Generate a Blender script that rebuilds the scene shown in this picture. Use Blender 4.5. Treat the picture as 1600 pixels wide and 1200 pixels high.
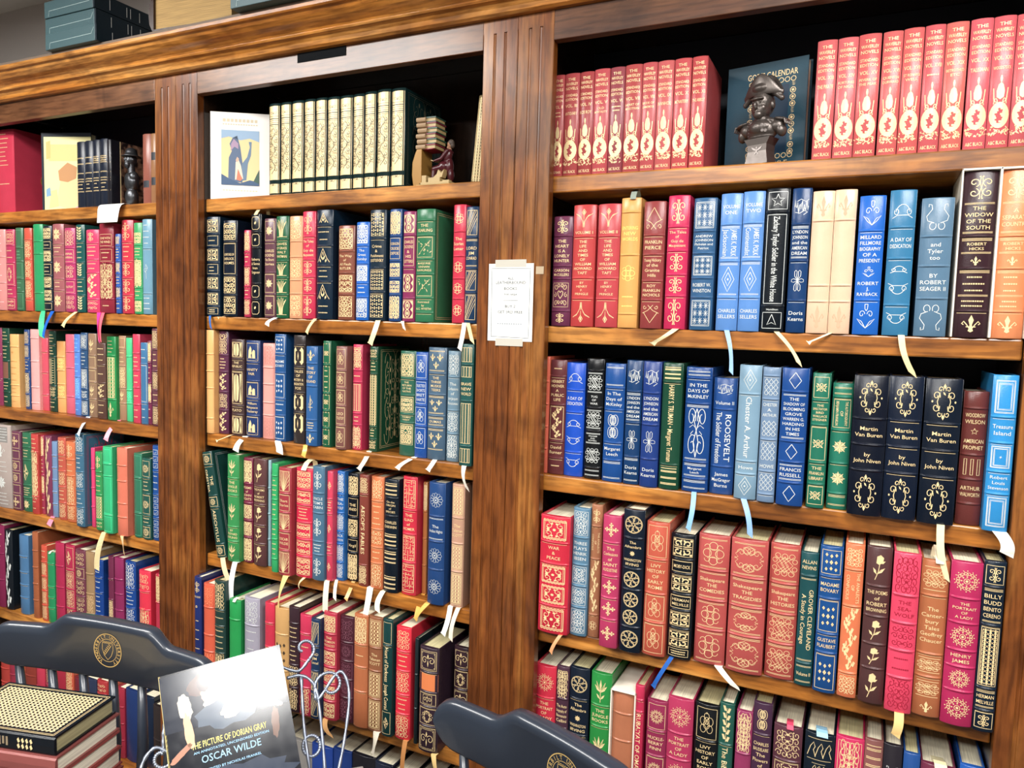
import bpy, bmesh, math, random
from math import sin, cos, pi, radians, hypot, atan2
from mathutils import Vector, Matrix
random.seed(7)
for o in list(bpy.data.objects): bpy.data.objects.remove(o)
SC = bpy.context.scene; COL = SC.collection
ZF = 1.5            # height of the camera above the floor; coordinates below are relative to it

# ---------------- camera
cd = bpy.data.cameras.new('camera'); cam = bpy.data.objects.new('camera', cd); COL.objects.link(cam)
cd.sensor_fit = 'HORIZONTAL'; cd.sensor_width = 36.0; cd.lens = 36.0*1156.2/1600.0; cd.clip_start = .02
CX = Vector((0.90058531, 0.4337271, 0.02875598)); CU = Vector((-0.06014909, 0.05882816, 0.99645438)); CF = Vector((-0.43049761, 0.89912182, -0.07906806))
cam.matrix_world = Matrix(((CX.x, CU.x, -CF.x, 0), (CX.y, CU.y, -CF.y, -1.45), (CX.z, CU.z, -CF.z, ZF), (0, 0, 0, 1)))
SC.camera = cam
# ---------------- world and exposure
wd = bpy.data.worlds.new('world'); SC.world = wd; wd.use_nodes = True
wd.node_tree.nodes['Background'].inputs[0].default_value = (.75, .82, 1, 1)
wd.node_tree.nodes['Background'].inputs[1].default_value = .10
SC.view_settings.view_transform = 'Standard'; SC.view_settings.look = 'None'
SC.view_settings.gamma = 1; SC.view_settings.use_curve_mapping = False
SC.view_settings.exposure = 0.72
# ---------------- ceiling lamps (their light; housings are built further down)
LAMPS = [(-2.2, -1.32, 1.4, .62, 50), (.50, -2.10, .50, .36, 22), (-.9, -2.9, 1.5, .62, 75), (.55, -1.15, 1.2, .5, 34)]
CEIL = 1.15
for i, (lx, ly, sx, sy, pw) in enumerate(LAMPS):
    ld = bpy.data.lights.new('ceiling_lamp_light', 'AREA'); ld.shape = 'RECTANGLE'; ld.size = sx; ld.size_y = sy
    ld.energy = pw; ld.color = (1, .98, .945)
    lo = bpy.data.objects.new('ceiling_lamp_light', ld); COL.objects.link(lo); lo.location = (lx, ly, ZF+CEIL-.012)

# ---------------- materials
def lin(h):
    c = [int(h[i:i+2], 16)/255 for i in (0, 2, 4)]
    return tuple([(v/12.92 if v <= .04045 else ((v+.055)/1.055)**2.4) for v in c])+(1,)
MC = {}
def nodes(name):
    m = bpy.data.materials.new(name); m.use_nodes = True; nt = m.node_tree
    return m, nt, nt.nodes['Principled BSDF']
def plain(name, hexc, rough=.5, metal=0, coat=0, spec=.5):
    k = ('p', name, hexc, rough)
    if k in MC: return MC[k]
    m, nt, b = nodes(name); b.inputs['Base Color'].default_value = lin(hexc); b.inputs['Roughness'].default_value = rough
    b.inputs['Metallic'].default_value = metal; b.inputs['Coat Weight'].default_value = coat; b.inputs['Coat Roughness'].default_value = .12
    b.inputs['Specular IOR Level'].default_value = spec
    # faint procedural unevenness of the finish
    n = nt.nodes.new('ShaderNodeTexNoise'); n.inputs['Scale'].default_value = 60; n.inputs['Detail'].default_value = 3
    tc = nt.nodes.new('ShaderNodeTexCoord'); nt.links.new(tc.outputs['Object'], n.inputs['Vector'])
    mr = nt.nodes.new('ShaderNodeMapRange'); mr.inputs[3].default_value = max(0, rough-.06); mr.inputs[4].default_value = min(1, rough+.06)
    nt.links.new(n.outputs[0], mr.inputs[0]); nt.links.new(mr.outputs[0], b.inputs['Roughness'])
    MC[k] = m; return m
def leather(hexc, gloss=.25):
    k = ('l', hexc)
    if k in MC: return MC[k]
    m, nt, b = nodes('leather'); L = nt.links.new; N = nt.nodes.new
    tc = N('ShaderNodeTexCoord'); no = N('ShaderNodeTexNoise'); no.inputs['Scale'].default_value = 22; no.inputs['Detail'].default_value = 5
    L(tc.outputs['Object'], no.inputs['Vector'])
    c = lin(hexc); g_ = .3*c[0]+.6*c[1]+.1*c[2]; c = tuple(v*.9+g_*.1 for v in c[:3]); mx = N('ShaderNodeMix'); mx.data_type = 'RGBA'
    mx.inputs[6].default_value = tuple(v*.78 for v in c[:3])+(1,); mx.inputs[7].default_value = tuple(min(1, v*1.06) for v in c[:3])+(1,)
    L(no.outputs[0], mx.inputs[0]); L(mx.outputs[2], b.inputs['Base Color'])
    b.inputs['Roughness'].default_value = gloss; b.inputs['Specular IOR Level'].default_value = .42
    vo = N('ShaderNodeTexVoronoi'); vo.inputs['Scale'].default_value = 700; L(tc.outputs['Object'], vo.inputs['Vector'])
    n2 = N('ShaderNodeTexNoise'); n2.inputs['Scale'].default_value = 160; n2.inputs['Detail'].default_value = 4; L(tc.outputs['Object'], n2.inputs['Vector'])
    ad = N('ShaderNodeMath'); ad.operation = 'ADD'; L(vo.outputs[0], ad.inputs[0]); L(n2.outputs[0], ad.inputs[1])
    bu = N('ShaderNodeBump'); bu.inputs['Strength'].default_value = .14; bu.inputs['Distance'].default_value = .0007
    L(ad.outputs[0], bu.inputs['Height']); L(bu.outputs[0], b.inputs['Normal'])
    MC[k] = m; return m
def gilt(kind, base='888888'):
    if kind == 'd':
        c = [int(base[i:i+2], 16) for i in (0, 2, 4)]
        dark = sum(c)/3 < 90
        c = [min(255, int(v*1.22+34)) if dark or sum(c)/3 < 170 else int(v*.84) for v in c]
        return plain('tooling', '%02x%02x%02x' % tuple(c), .4)
    if kind == 'r': return plain('red_foil', 'b02840', .3, .3)
    if kind == 's': return plain('silver_gilt', 'e8ece8', .36, .15)
    return plain('gold_gilt', 'f8dca6', .36, .15)
def wood(name, axis, c0, c1, c2, rough=.3, coat=.5, sc=1):
    m, nt, b = nodes(name); L = nt.links.new; N = nt.nodes.new
    tc = N('ShaderNodeTexCoord'); mp = N('ShaderNodeMapping'); L(tc.outputs['Object'], mp.inputs[0])
    st = {'x': (.9, 9, 9), 'z': (9, 9, .9), 'y': (9, .9, 9)}[axis]; mp.inputs['Scale'].default_value = tuple(s*sc for s in st)
    n1 = N('ShaderNodeTexNoise'); n1.inputs['Scale'].default_value = 1.6; n1.inputs['Detail'].default_value = 6; n1.inputs['Distortion'].default_value = .9; L(mp.outputs[0], n1.inputs['Vector'])
    n2 = N('ShaderNodeTexNoise'); n2.inputs['Scale'].default_value = 14; n2.inputs['Detail'].default_value = 5; L(mp.outputs[0], n2.inputs['Vector'])
    r1 = N('ShaderNodeValToRGB'); e = r1.color_ramp.elements; e[0].position = .3; e[0].color = lin(c0); e[1].position = .7; e[1].color = lin(c2)
    q = r1.color_ramp.elements.new(.5); q.color = lin(c1); L(n1.outputs[0], r1.inputs[0])
    r2 = N('ShaderNodeValToRGB'); e = r2.color_ramp.elements; e[0].position = .38; e[0].color = (.45, .4, .36, 1); e[1].position = .56; e[1].color = (1, 1, 1, 1); L(n2.outputs[0], r2.inputs[0])
    mx = N('ShaderNodeMix'); mx.data_type = 'RGBA'; mx.blend_type = 'MULTIPLY'; mx.inputs[0].default_value = .75
    L(r1.outputs[0], mx.inputs[6]); L(r2.outputs[0], mx.inputs[7])
    n3 = N('ShaderNodeTexNoise'); n3.inputs['Scale'].default_value = 5; n3.inputs['Detail'].default_value = 4; n3.inputs['Distortion'].default_value = 1.2; L(tc.outputs['Object'], n3.inputs['Vector'])
    r3 = N('ShaderNodeValToRGB'); e = r3.color_ramp.elements; e[0].position = .36; e[0].color = (.5, .45, .42, 1); e[1].position = .6; e[1].color = (1.12, 1.1, 1.05, 1); L(n3.outputs[0], r3.inputs[0])
    m3 = N('ShaderNodeMix'); m3.data_type = 'RGBA'; m3.blend_type = 'MULTIPLY'; m3.inputs[0].default_value = .8; L(mx.outputs[2], m3.inputs[6]); L(r3.outputs[0], m3.inputs[7]); L(m3.outputs[2], b.inputs['Base Color'])
    b.inputs['Roughness'].default_value = rough; b.inputs['Coat Weight'].default_value = coat; b.inputs['Coat Roughness'].default_value = .2
    bu = N('ShaderNodeBump'); bu.inputs['Strength'].default_value = .12; bu.inputs['Distance'].default_value = .001; L(n2.outputs[0], bu.inputs['Height']); L(bu.outputs[0], b.inputs['Normal'])
    return m
def pages(name, hexc, axis='X', rough=.7):
    k = ('pg', hexc, axis)
    if k in MC: return MC[k]
    m, nt, b = nodes(name); L = nt.links.new; N = nt.nodes.new
    tc = N('ShaderNodeTexCoord'); w = N('ShaderNodeTexNoise'); mp = N('ShaderNodeMapping'); L(tc.outputs['Object'], mp.inputs[0])
    mp.inputs['Scale'].default_value = {'X': (900, 12, 12), 'Z': (12, 12, 900), 'Y': (12, 900, 12)}[axis]
    L(mp.outputs[0], w.inputs['Vector']); w.inputs['Scale'].default_value = 1
    c = lin(hexc); mx = N('ShaderNodeMix'); mx.data_type = 'RGBA'
    mx.inputs[6].default_value = tuple(v*.66 for v in c[:3])+(1,); mx.inputs[7].default_value = c
    cr = N('ShaderNodeMapRange'); cr.inputs[1].default_value = .35; cr.inputs[2].default_value = .6; L(w.outputs[0], cr.inputs[0]); L(cr.outputs[0], mx.inputs[0])
    L(mx.outputs[2], b.inputs['Base Color']); b.inputs['Roughness'].default_value = rough
    MC[k] = m; return m
WOOD_F = wood('stained_maple_rail', 'x', '7a4a24', '9c6432', 'b87c42')
WOOD_C = wood('stained_maple_cornice', 'x', 'a85f24', 'cc8638', 'e4a85e', .26, .4)
WOOD_S = wood('stained_maple_shelf', 'x', '8c5220', 'b4722e', 'd8984c', .32, .3)
WOOD_P = wood('stained_maple_pilaster', 'z', '5e3216', '80481f', 'a46c34', .28, .3)
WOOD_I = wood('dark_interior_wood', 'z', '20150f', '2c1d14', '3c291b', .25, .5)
BACK = plain('recess_shade_back_board', '0c1424', .6)  # navy-black of the shaded recess is put into the board colour
PAGE = pages('page_edges', 'f4ecd0'); PAGEG = pages('page_edges_gilt', 'd8cfa0', 'X', .5); PAGEZ = pages('page_edges_flat', 'f2ecd8', 'Z')

# ---------------- mesh builder
class MB:
    def __init__(s): s.v = []; s.f = []; s.m = []; s.mats = []
    def mi(s, m):
        if m not in s.mats: s.mats.append(m)
        return s.mats.index(m)
    def quad(s, pts, m):
        n = len(s.v); s.v += [tuple(p) for p in pts]; s.f.append(tuple(range(n, n+len(pts)))); s.m.append(s.mi(m))
    def box(s, x0, x1, y0, y1, z0, z1, m):
        n = len(s.v); s.v += [(x, y, z) for z in (z0, z1) for y in (y0, y1) for x in (x0, x1)]
        for q in ((0, 2, 3, 1), (4, 5, 7, 6), (0, 1, 5, 4), (2, 6, 7, 3), (0, 4, 6, 2), (1, 3, 7, 5)):
            s.f.append(tuple(n+i for i in q)); s.m.append(s.mi(m))
    def prism(s, pts, a, b, m, axis='x'):
        # extrude the closed outline pts (2-D) along an axis
        k = len(pts); n = len(s.v)
        P = {'x': lambda t, p: (t, p[0], p[1]), 'y': lambda t, p: (p[0], t, p[1]), 'z': lambda t, p: (p[0], p[1], t)}[axis]
        s.v += [P(a, p) for p in pts]+[P(b, p) for p in pts]; mi = s.mi(m)
        for i in range(k):
            j = (i+1) % k; s.f.append((n+i, n+j, n+k+j, n+k+i)); s.m.append(mi)
        s.f.append(tuple(n+i for i in range(k))[::-1]); s.f.append(tuple(n+k+i for i in range(k))); s.m += [mi, mi]
    def tube(s, pts, r, m, k=8, cap=True):
        pts = [Vector(p) for p in pts]; n = len(pts); rr = r if isinstance(r, (list, tuple)) else [r]*n
        base = len(s.v); mi = s.mi(m); up = None
        for i, p in enumerate(pts):
            t = (pts[min(i+1, n-1)]-pts[max(i-1, 0)]).normalized()
            if up is None: up = t.orthogonal().normalized()
            up = (up-t*up.dot(t)).normalized(); w = t.cross(up)
            for j in range(k):
                a = 2*pi*j/k; s.v.append(tuple(p+(up*cos(a)+w*sin(a))*rr[i]))
        for i in range(n-1):
            for j in range(k):
                a = base+i*k+j; b = base+i*k+(j+1) % k; s.f.append((a, b, b+k, a+k)); s.m.append(mi)
        if cap:
            s.f.append(tuple(base+j for j in range(k))[::-1]); s.f.append(tuple(base+(n-1)*k+j for j in range(k))); s.m += [mi, mi]
    def lathe(s, prof, cx, cy, m, k=16):
        base = len(s.v); mi = s.mi(m)
        for r, z in prof:
            for j in range(k): s.v.append((cx+r*cos(2*pi*j/k), cy+r*sin(2*pi*j/k), z))
        for i in range(len(prof)-1):
            for j in range(k):
                a = base+i*k+j; b = base+i*k+(j+1) % k; s.f.append((a, b, b+k, a+k)); s.m.append(mi)
        s.f.append(tuple(base+j for j in range(k))[::-1]); s.f.append(tuple(base+(len(prof)-1)*k+j for j in range(k))); s.m += [mi, mi]
    def build(s, name, parent=None, smooth=False, loc=None):
        me = bpy.data.meshes.new(name); me.from_pydata(s.v, [], s.f)
        for m in s.mats: me.materials.append(m)
        me.polygons.foreach_set('material_index', s.m)
        if smooth: me.polygons.foreach_set('use_smooth', [True]*len(s.f))
        me.update()
        o = bpy.data.objects.new(name, me); COL.objects.link(o)
        if parent: o.parent = parent
        if loc: o.location = loc
        return o
def empty(name, loc, rot=(0, 0, 0), label=None, cat=None, group=None):
    o = bpy.data.objects.new(name, None); COL.objects.link(o); o.location = (loc[0], loc[1], loc[2]+ZF); o.rotation_euler = rot
    o.empty_display_size = .05
    if label: o['label'] = label
    if cat: o['category'] = cat
    if group: o['group'] = group
    return o
def tag(o, label, cat, group=None):
    o['label'] = label; o['category'] = cat
    if group: o['group'] = group
    return o
def struct(o): o['kind'] = 'structure'; o.location.z += ZF; return o
def bevel(o, w=.001, seg=2):
    md = o.modifiers.new('bevel', 'BEVEL'); md.width = w; md.segments = seg; md.limit_method = 'ANGLE'; md.angle_limit = radians(40); return o

# ---------------- lettering: flat outlines taken from the built-in font, cached per line
TXT = {}
def text(body, bold=.004):
    if body in TXT: return TXT[body]
    cu = bpy.data.curves.new('t', 'FONT'); cu.body = body; cu.size = 1; cu.resolution_u = 2; cu.offset = bold
    ob = bpy.data.objects.new('t', cu); me = bpy.data.meshes.new_from_object(ob)
    vs = [(v.co.x, v.co.y) for v in me.vertices]; fs = [tuple(p.vertices) for p in me.polygons]
    bpy.data.objects.remove(ob); bpy.data.meshes.remove(me); bpy.data.curves.remove(cu)
    if vs:
        x0 = min(v[0] for v in vs); x1 = max(v[0] for v in vs)
        vs = [(v[0]-(x0+x1)/2, v[1]-.35) for v in vs]; w = x1-x0
    else: w = 0
    TXT[body] = (vs, fs, max(w, .01)); return TXT[body]

# ---------------- ornaments: strokes ('s', points, weight) and fills ('p', points) in a -1..1 square
def arc(cx, cy, r, a0, a1, n=14, ry=None):
    ry = r if ry is None else ry
    return [(cx+r*cos(radians(a0+(a1-a0)*i/n)), cy+ry*sin(radians(a0+(a1-a0)*i/n))) for i in range(n+1)]
def curl(cx, cy, r, a0, turn, n=14, r1=.25):
    return [(cx+r*(1-(1-r1)*i/n)*cos(radians(a0+turn*i/n)), cy+r*(1-(1-r1)*i/n)*sin(radians(a0+turn*i/n))) for i in range(n+1)]
def S(p, w=1): return ('s', p, w)
def P(p): return ('p', p, 1)
def mx(L): return L+[(k, [(-x, y) for x, y in p], w) for k, p, w in L]
def my(L): return L+[(k, [(x, -y) for x, y in p], w) for k, p, w in L]
def shift(L, dx, dy, s=1): return [(k, [(x*s+dx, y*s+dy) for x, y in p], w) for k, p, w in L]
def rotl(L, a):
    c, s_ = cos(radians(a)), sin(radians(a)); return [(k, [(x*c-y*s_, x*s_+y*c) for x, y in p], w) for k, p, w in L]
def box(a, b): return [(-a, -b), (a, -b), (a, b), (-a, b), (-a, -b)]
def disc(cx, cy, r, n=8): return P([(cx+r*cos(2*pi*i/n), cy+r*sin(2*pi*i/n)) for i in range(n)])
def leaf(x0, y0, x1, y1, w=.12):
    mxx, myy = (x0+x1)/2, (y0+y1)/2; dx, dy = x1-x0, y1-y0; l = hypot(dx, dy) or 1; nx, ny = -dy/l*w, dx/l*w
    return P([(x0, y0), (mxx+nx, myy+ny), (x1, y1), (mxx-nx, myy-ny)])
def fleur1():
    return mx([S([(.12, -.5), (.35, -.1), (.6, .25), (.75, 0), (.6, -.12)], 1.6)])+[P([(0, .95), (.22, .4), (.1, -.1), (.12, -.45), (.22, -.8), (0, -.95), (-.22, -.8), (-.12, -.45), (-.1, -.1), (-.22, .4)]), S([(-.4, -.35), (.4, -.35)], 1.6)]
RND = random.Random(3)
def filg(seed, A=1):
    # a dense filled filigree: rows of mirrored curls; A = panel height over width
    r = random.Random(seed); L = []; ny = max(2, int(round(3*A)))
    for j in range(ny):
        cy = -1+(2*j+1)/ny
        for cx in (.25, .74):
            L.append(S(curl(cx, cy, .3, r.choice((0, 90, 180, 270)), r.choice((400, -400)), 12, .2), 1.15))
        L.append(disc(.5, cy+1/ny*.8, .06, 6))
    L = mx(L)
    for j in range(ny): L.append(disc(0, -1+(2*j+1)/ny, .1, 6))
    return L
def lattice(nx, ny):
    L = []
    for i in range(nx+ny+1):
        t = -1+2*(i-ny*0)/nx
        for sgn in (1, -1):
            pts = []
            x0 = -1+2*(i-ny)/nx; x1 = x0+2*ny/nx; y0 = -1; y1 = 1
            if x0 < -1: y0 = -1+2*(-1-x0)/(x1-x0); xs = -1
            else: xs = x0
            xe = x1
            if x1 > 1: y1 = -1+2*(1-x0)/(x1-x0); xe = 1
            if xs < xe: L.append(S([(xs, sgn*y0), (xe, sgn*y1)], .8))
    return L
FILL = set('cypher fil blk lat weave maze archp octb comb stripes hs vine floral medal plaque x rays zig key frame2 scrollC tile figs leafs bars3 branch'.split())
def orn(n, A, seed):
    # A = panel height / width, for the ornaments that fill their panel
    if n == 'fil': return filg(seed, A)
    if n == 'blk':
        L = [S(box(1, 1), 1.2)]+filg(seed+1, A)+[(k, p, 1.5) for k, p, w in filg(seed+9, A)]
        return L
    if n == 'lat':
        ny = max(2, int(3*A)); L = [S(box(1, 1), 1.1)]+lattice(3, ny)
        for j in range(ny):
            for i in range(3): L.append(disc(-1+(2*i+1)/3, -1+(2*j+1)/ny, .13, 6))
        return L
    if n == 'weave':
        L = []
        for j in range(6):
            for i in range(6):
                x = -.83+i*.333; y = -.83+j*.333
                L.append(S([(x-.15, y), (x+.15, y)] if (i+j) % 2 else [(x, y-.15), (x, y+.15)], 2.2))
        return L+[S(box(.98, .98), .8)]
    if n == 'maze':
        r = random.Random(seed); L = [S(box(1, 1), 1.2)]
        for j in range(7):
            for i in range(5):
                x = -.8+i*.4; y = -.86+j*.286
                L.append(S([(x-.2, y), (x+.2, y)] if r.random() < .5 else [(x, y-.143), (x, y+.143)], 1.2))
                if r.random() < .5: L.append(S([(x, y), (x+.2, y), (x+.2, y+.14)], 1.1))
        return L
    if n == 'medal':
        L = []
        # big oval medallion with the lion left open, crowned crest above, tangled foliage below
        out = [(cos(2*pi*i/20)*.96, -.29+sin(2*pi*i/20)*.43) for i in range(20)]
        for i in range(20):
            a, b = out[i], out[(i+1) % 20]
            ia = (a[0]*.62, -.29+(a[1]+.29)*.62); ib = (b[0]*.62, -.29+(b[1]+.29)*.62); L.append(P([a, b, ib, ia]))
        # upright lion left open in the gilt field: fill the field in narrow bands around it
        gaps = [(-.50, -.2, .0), (-.44, -.36, .28), (-.38, -.22, .36), (-.32, -.30, .2), (-.26, -.42, .10), (-.20, -.18, .30), (-.14, -.06, .34), (-.08, -.12, .12)]
        for y, g0, g1 in gaps:
            hw_ = .66*math.sqrt(max(.05, 1-((y+.29)/.30)**2))
            for a_, b_ in ((-hw_, g0), (g1, hw_)):
                if b_-a_ > .04: L.append(P([(a_, y-.033), (b_, y-.025), (b_-.04, y+.033), (a_, y+.03)]))
        L.append(P([(-.62, -.2), (-.3, -.1), (0, -.05), (.3, -.1), (.62, -.2), (.3, -.02), (-.3, -.02)]))
        L += mx([S([(.1, .1), (.5, .16), (.66, .3)], 1.4), S([(.6, .2), (.7, .6)], 1.5), S(curl(.4, .08, .22, 0, 380, 12), 1.2)])
        L += [P([(-.35, .3), (-.4, .5), (-.25, .7), (0, .78), (.25, .7), (.4, .5), (.35, .3), (0, .22)]), S([(0, .78), (0, .97)], 1.5), disc(0, .9, .12, 6)]
        r = random.Random(seed)
        for i in range(34):
            x, y = r.uniform(-.9, .9), r.uniform(-.97, -.68); L.append(S([(x, y), (x+r.uniform(-.25, .25), y+.03), (x+r.uniform(-.2, .2), y+.06)], 1.3))
        return L
    if n == 'archp':
        L = [S(box(1, 1), 1.3)]
        L += mx([P([(.08, -.9), (.42, -.75), (.55, 0), (.42, .75), (.08, .9), (.05, 0)]), P([(.62, -.9), (.9, -.9), (.78, 0), (.9, .9), (.62, .9), (.7, 0)])]); return L
    if n == 'octb':
        a = .72; o = [(-a, -1), (a, -1), (1, -.72), (1, .72), (a, 1), (-a, 1), (-1, .72), (-1, -.72)]
        L = [P([o[i], o[(i+1) % 8], tuple(.62*c for c in o[(i+1) % 8]), tuple(.62*c for c in o[i])]) for i in range(8)]
        return L+[leaf(0, -.5, 0, .5, .12)]
    if n == 'comb': return [S([(-1, y), (.2+.5*(i % 2), y)], 1.3) for i, y in enumerate([-.95+.095*k for k in range(21)])]+[S([(-1, -1), (-1, 1)], 1.4), S([(.95, -1), (.95, 1)], .8)]
    if n == 'stripes': return [S([(x, -1), (x, 1)], .9) for x in (-.95, -.55, -.4, .0, .15, .55, .7, .95)]+[S([(-1, 1), (1, 1)]), S([(-1, -1), (1, -1)])]
    if n == 'hs': return [S([(-1, y), (1, y)], 1.5) for y in (.9, .62, .5, -.1, -.22, -.75, -.88)]
    if n == 'vine':
        L = [S([(.45*sin(t*.75), -1+t/10) for t in range(21)], 1.2)]
        for i in range(18):
            y = -.95+i*.11; s_ = 1 if i % 2 else -1; x = .45*sin((y+1)*7.5); L += [leaf(x, y, x+s_*.5, y+.1, .1)]
            if i % 2: L.append(disc(x-s_*.35, y+.04, .1, 6))
        return L
    if n == 'plaque':
        L = [S([(x*.96, (1+.05*sin(i*2.1))*sy) for i, x in enumerate([-1+.1*k for k in range(21)])], 1.8) for sy in (.98, .84, -.98, -.84)]
        L += mx([S([(.96, -.95), (.96, .95)], 1.6), S([(.84, -.85), (.84, .85)], 1), S(curl(.5, .38, .32, 90, 400, 14), 1.5), S(curl(.5, -.38, .32, -90, -400, 14), 1.5), disc(.55, 0, .15), disc(.2, .62, .1), disc(.2, -.62, .1), S(arc(.72, 0, .22, 90, 270), 1.4)])
        return L+[disc(0, 0, .14)]
    if n == 'rays': return mx([S([(0, -1), (min(1, .15+i*.25), 1 if i < 4 else 1.4-i*.35)] if i < 4 else [(0, -1), (1, .75-(i-4)*.5)], 1) for i in range(7)])+[S(box(1, 1), 1.1), S([(0, -1), (0, 1)], 1)]
    if n == 'zig': return [S(box(.95, 1), 1), S([(-.7, -1), (.9, .7)], .9), S([(-.35, -1), (.9, .35)], .9), S([(-.95, -.5), (.1, 1)], 1.1), S([(-.95, -.1), (-.2, 1)], 1.1), S([(-.95, -.9), (.5, 1)], 1.1), S([(-.95, -1), (.8, 1)], .9)]
    if n == 'key': return [x for j in range(3) for x in (S([(-.7, -.9+j*.66), (.8, -.9+j*.66), (.8, -.45+j*.66), (-.7, -.45+j*.66), (-.7, -.9+j*.66)], 1.2), S([(-.3, -.75+j*.66), (.4, -.75+j*.66), (.4, -.6+j*.66)], 1))]
    if n == 'frame2': return [S(box(.92, .98), 1), S(box(.84, .92), .7), S(box(.68, .8), .8), S(box(.6, .74), .6)]+([P([(.1, .14), (-.16, -.02), (0, -.01), (-.1, -.15), (.16, .02), (0, .01)])] if seed % 3 == 0 else [])
    if n == 'scrollC':
        L = [S(box(1, 1), .9)]
        return L+my(mx([S(curl(.52, .42, .38, 200, -330, 16, .3), 2.6), S([(.05, .12), (.3, .1), (.9, .12)], 1.6), leaf(.05, .9, .35, .55, .12), disc(.85, .8, .14, 6)]))
    if n == 'tile':
        L = [S(box(1, 1), 1.1), S(box(.9, .9), .6)]
        for i in range(3):
            for j in range(3):
                x, y = -.6+.6*i, -.6+.6*j
                for a in range(0, 180, 45): L.append(S([(x-.26*cos(radians(a)), y-.26*sin(radians(a))), (x+.26*cos(radians(a)), y+.26*sin(radians(a)))], .8))
        return L
    if n == 'figs': return [P([(-.7, -.85), (-.6, .2), (-.2, .8), (.05, .4), (.1, -.2), (-.1, -.4), (.1, -.85)]), P([(.2, -.85), (.15, -.1), (.4, .3), (.7, .2), (.75, -.85)]), P([(-.95, -.9), (.95, -.9), (.95, -.97), (-.95, -.97)])]
    if n == 'leafs': return [x for j in range(5) for x in (leaf(0, -.95+j*.42, .7, -.7+j*.42, .16), leaf(0, -.85+j*.42, -.7, -.58+j*.42, .16))]+[S([(0, -1), (0, 1)], .8)]
    if n == 'bars3': return [S([(x-.13, -.9), (x+.13, -.9), (x+.13, .9), (x-.13, .9), (x-.13, -.9)], .9) for x in (-.68, 0, .68)]
    if n == 'branch':
        r = random.Random(seed); L = [S([(-.9, -.9), (0, 0), (.9, .8)], .9)]
        for i in range(16): x, y = r.uniform(-.8, .8), r.uniform(-.8, .8); L.append(leaf(x, y, x+r.uniform(-.4, .4), y+r.uniform(-.4, .4), .05))
        return L
    if n == 'diamond': return [S([(0, 1), (.62, 0), (0, -1), (-.62, 0), (0, 1)], 1.2)]
    if n == 'diamond2': return [S([(0, 1), (.72, 0), (0, -1), (-.72, 0), (0, 1)], 1), S([(0, .55), (.38, 0), (0, -.55), (-.38, 0), (0, .55)], 1), disc(0, 0, .1)]
    if n == 'diamondl': return [P([(0, 1), (.35, .3), (.62, 0), (.35, -.3), (0, -1), (-.35, -.3), (-.62, 0), (-.35, .3)][i:i+2]+[(0, 0)]) for i in (0, 2, 4, 6)]+[S([(0, 1), (.7, 0), (0, -1), (-.7, 0), (0, 1)], 1)]
    if n == 'wheel6':
        L = [S(arc(0, 0, 1, 0, 360, 30), 1), S(arc(0, 0, .92, 0, 360, 30), .6)]
        for a in range(6): L += rotl([S([(.12, .2), (.42, .1), (.85, .3)], 1), S(arc(.62, 0, .3, 150, -150, 10), .8), S([(0, .22), (.12, .08)], 1)], a*60)
        return L
    if n == 'wheel12':
        L = [S(arc(0, 0, .3, 0, 360, 14), 1), disc(0, 0, .12)]
        for a in range(12): L += rotl([S([(.3, 0), (.6, .17), (.85, .19), (.98, 0), (.85, -.19), (.6, -.17), (.3, 0)], .6)], a*30)
        return L
    if n == 'rosette':
        L = [S(arc(0, 0, .24, 0, 360, 12), 1), disc(0, 0, .12)]
        for a in range(8): L += rotl([S(curl(.66, .14, .22, 230, 360, 9), 1), S(curl(.66, -.14, .22, 130, -360, 9), .8), leaf(.9, 0, 1.04, 0, .06), disc(.42, .0, .07, 5), S([(.84, .22), (.95, .36)], 1)], a*45)
        return L
    if n == 'knot':
        L = []
        for x, y, r in ((0, .62, .3), (-.42, .2, .36), (.42, .2, .36), (0, -.1, .36), (-.4, -.45, .34), (.4, -.45, .34), (0, .25, .3)): L.append(S(arc(x, y, r, 0, 360, 14), .9))
        return L+[leaf(0, .8, 0, 1, .08)]
    if n in ('celt', 'celtb'):
        L = [S([(x, -.75), (x+.75, 0+x*.2), (x, .75)], .9) for x in (-.75, -.4, -.05)]+[S([(-x, -.75), (-x-.75, -x*.2), (-x, .75)], .9) for x in (-.75, -.4, -.05)]
        L += [S(arc(cx, cy, .24, 0, 360, 10), .9) for cx in (-.6, 0, .6) for cy in (-.78, .78)]+[S(arc(cx, cy, .2, 0, 360, 10), .9) for cx in (-.85, .85) for cy in (-.35, .35)]
        if n == 'celtb': L = [('s', [(x, y*.6) for x, y in p], w) for k, p, w in L]+[S([(-1, .85), (1, .85)]), S([(-1, -.85), (1, -.85)])]
        return L
    if n == 'cross':
        L = []
        for a in range(4): L += rotl([leaf(.05, 0, .8, 0, .12), disc(.62, .2, .12, 6), disc(.62, -.2, .12, 6), disc(.85, 0, .13, 6)], a*90)
        return L+[S(arc(0, 0, .3, 0, 360, 12), 1.2), disc(0, 0, .16)]
    if n == 'scroll': return my(mx([S(curl(.48, .45, .4, 250, -420, 18, .2), 1.5), S([(.02, 0), (.1, .5), (.06, .9)], 1.3), disc(.1, .95, .07, 6)]))
    if n == 'swirl': return my(mx([S([(0, .95), (.4, .8), (.3, .4), (0, .5), (-.3, .75)], .9), S([(.1, .3), (.6, .65), (.95, .3), (.75, .1), (1, -.05)], .9), S(curl(.55, .45, .28, 0, 380, 14), .8), S(arc(.15, .6, .25, 0, 360, 10), .8)]))
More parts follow.
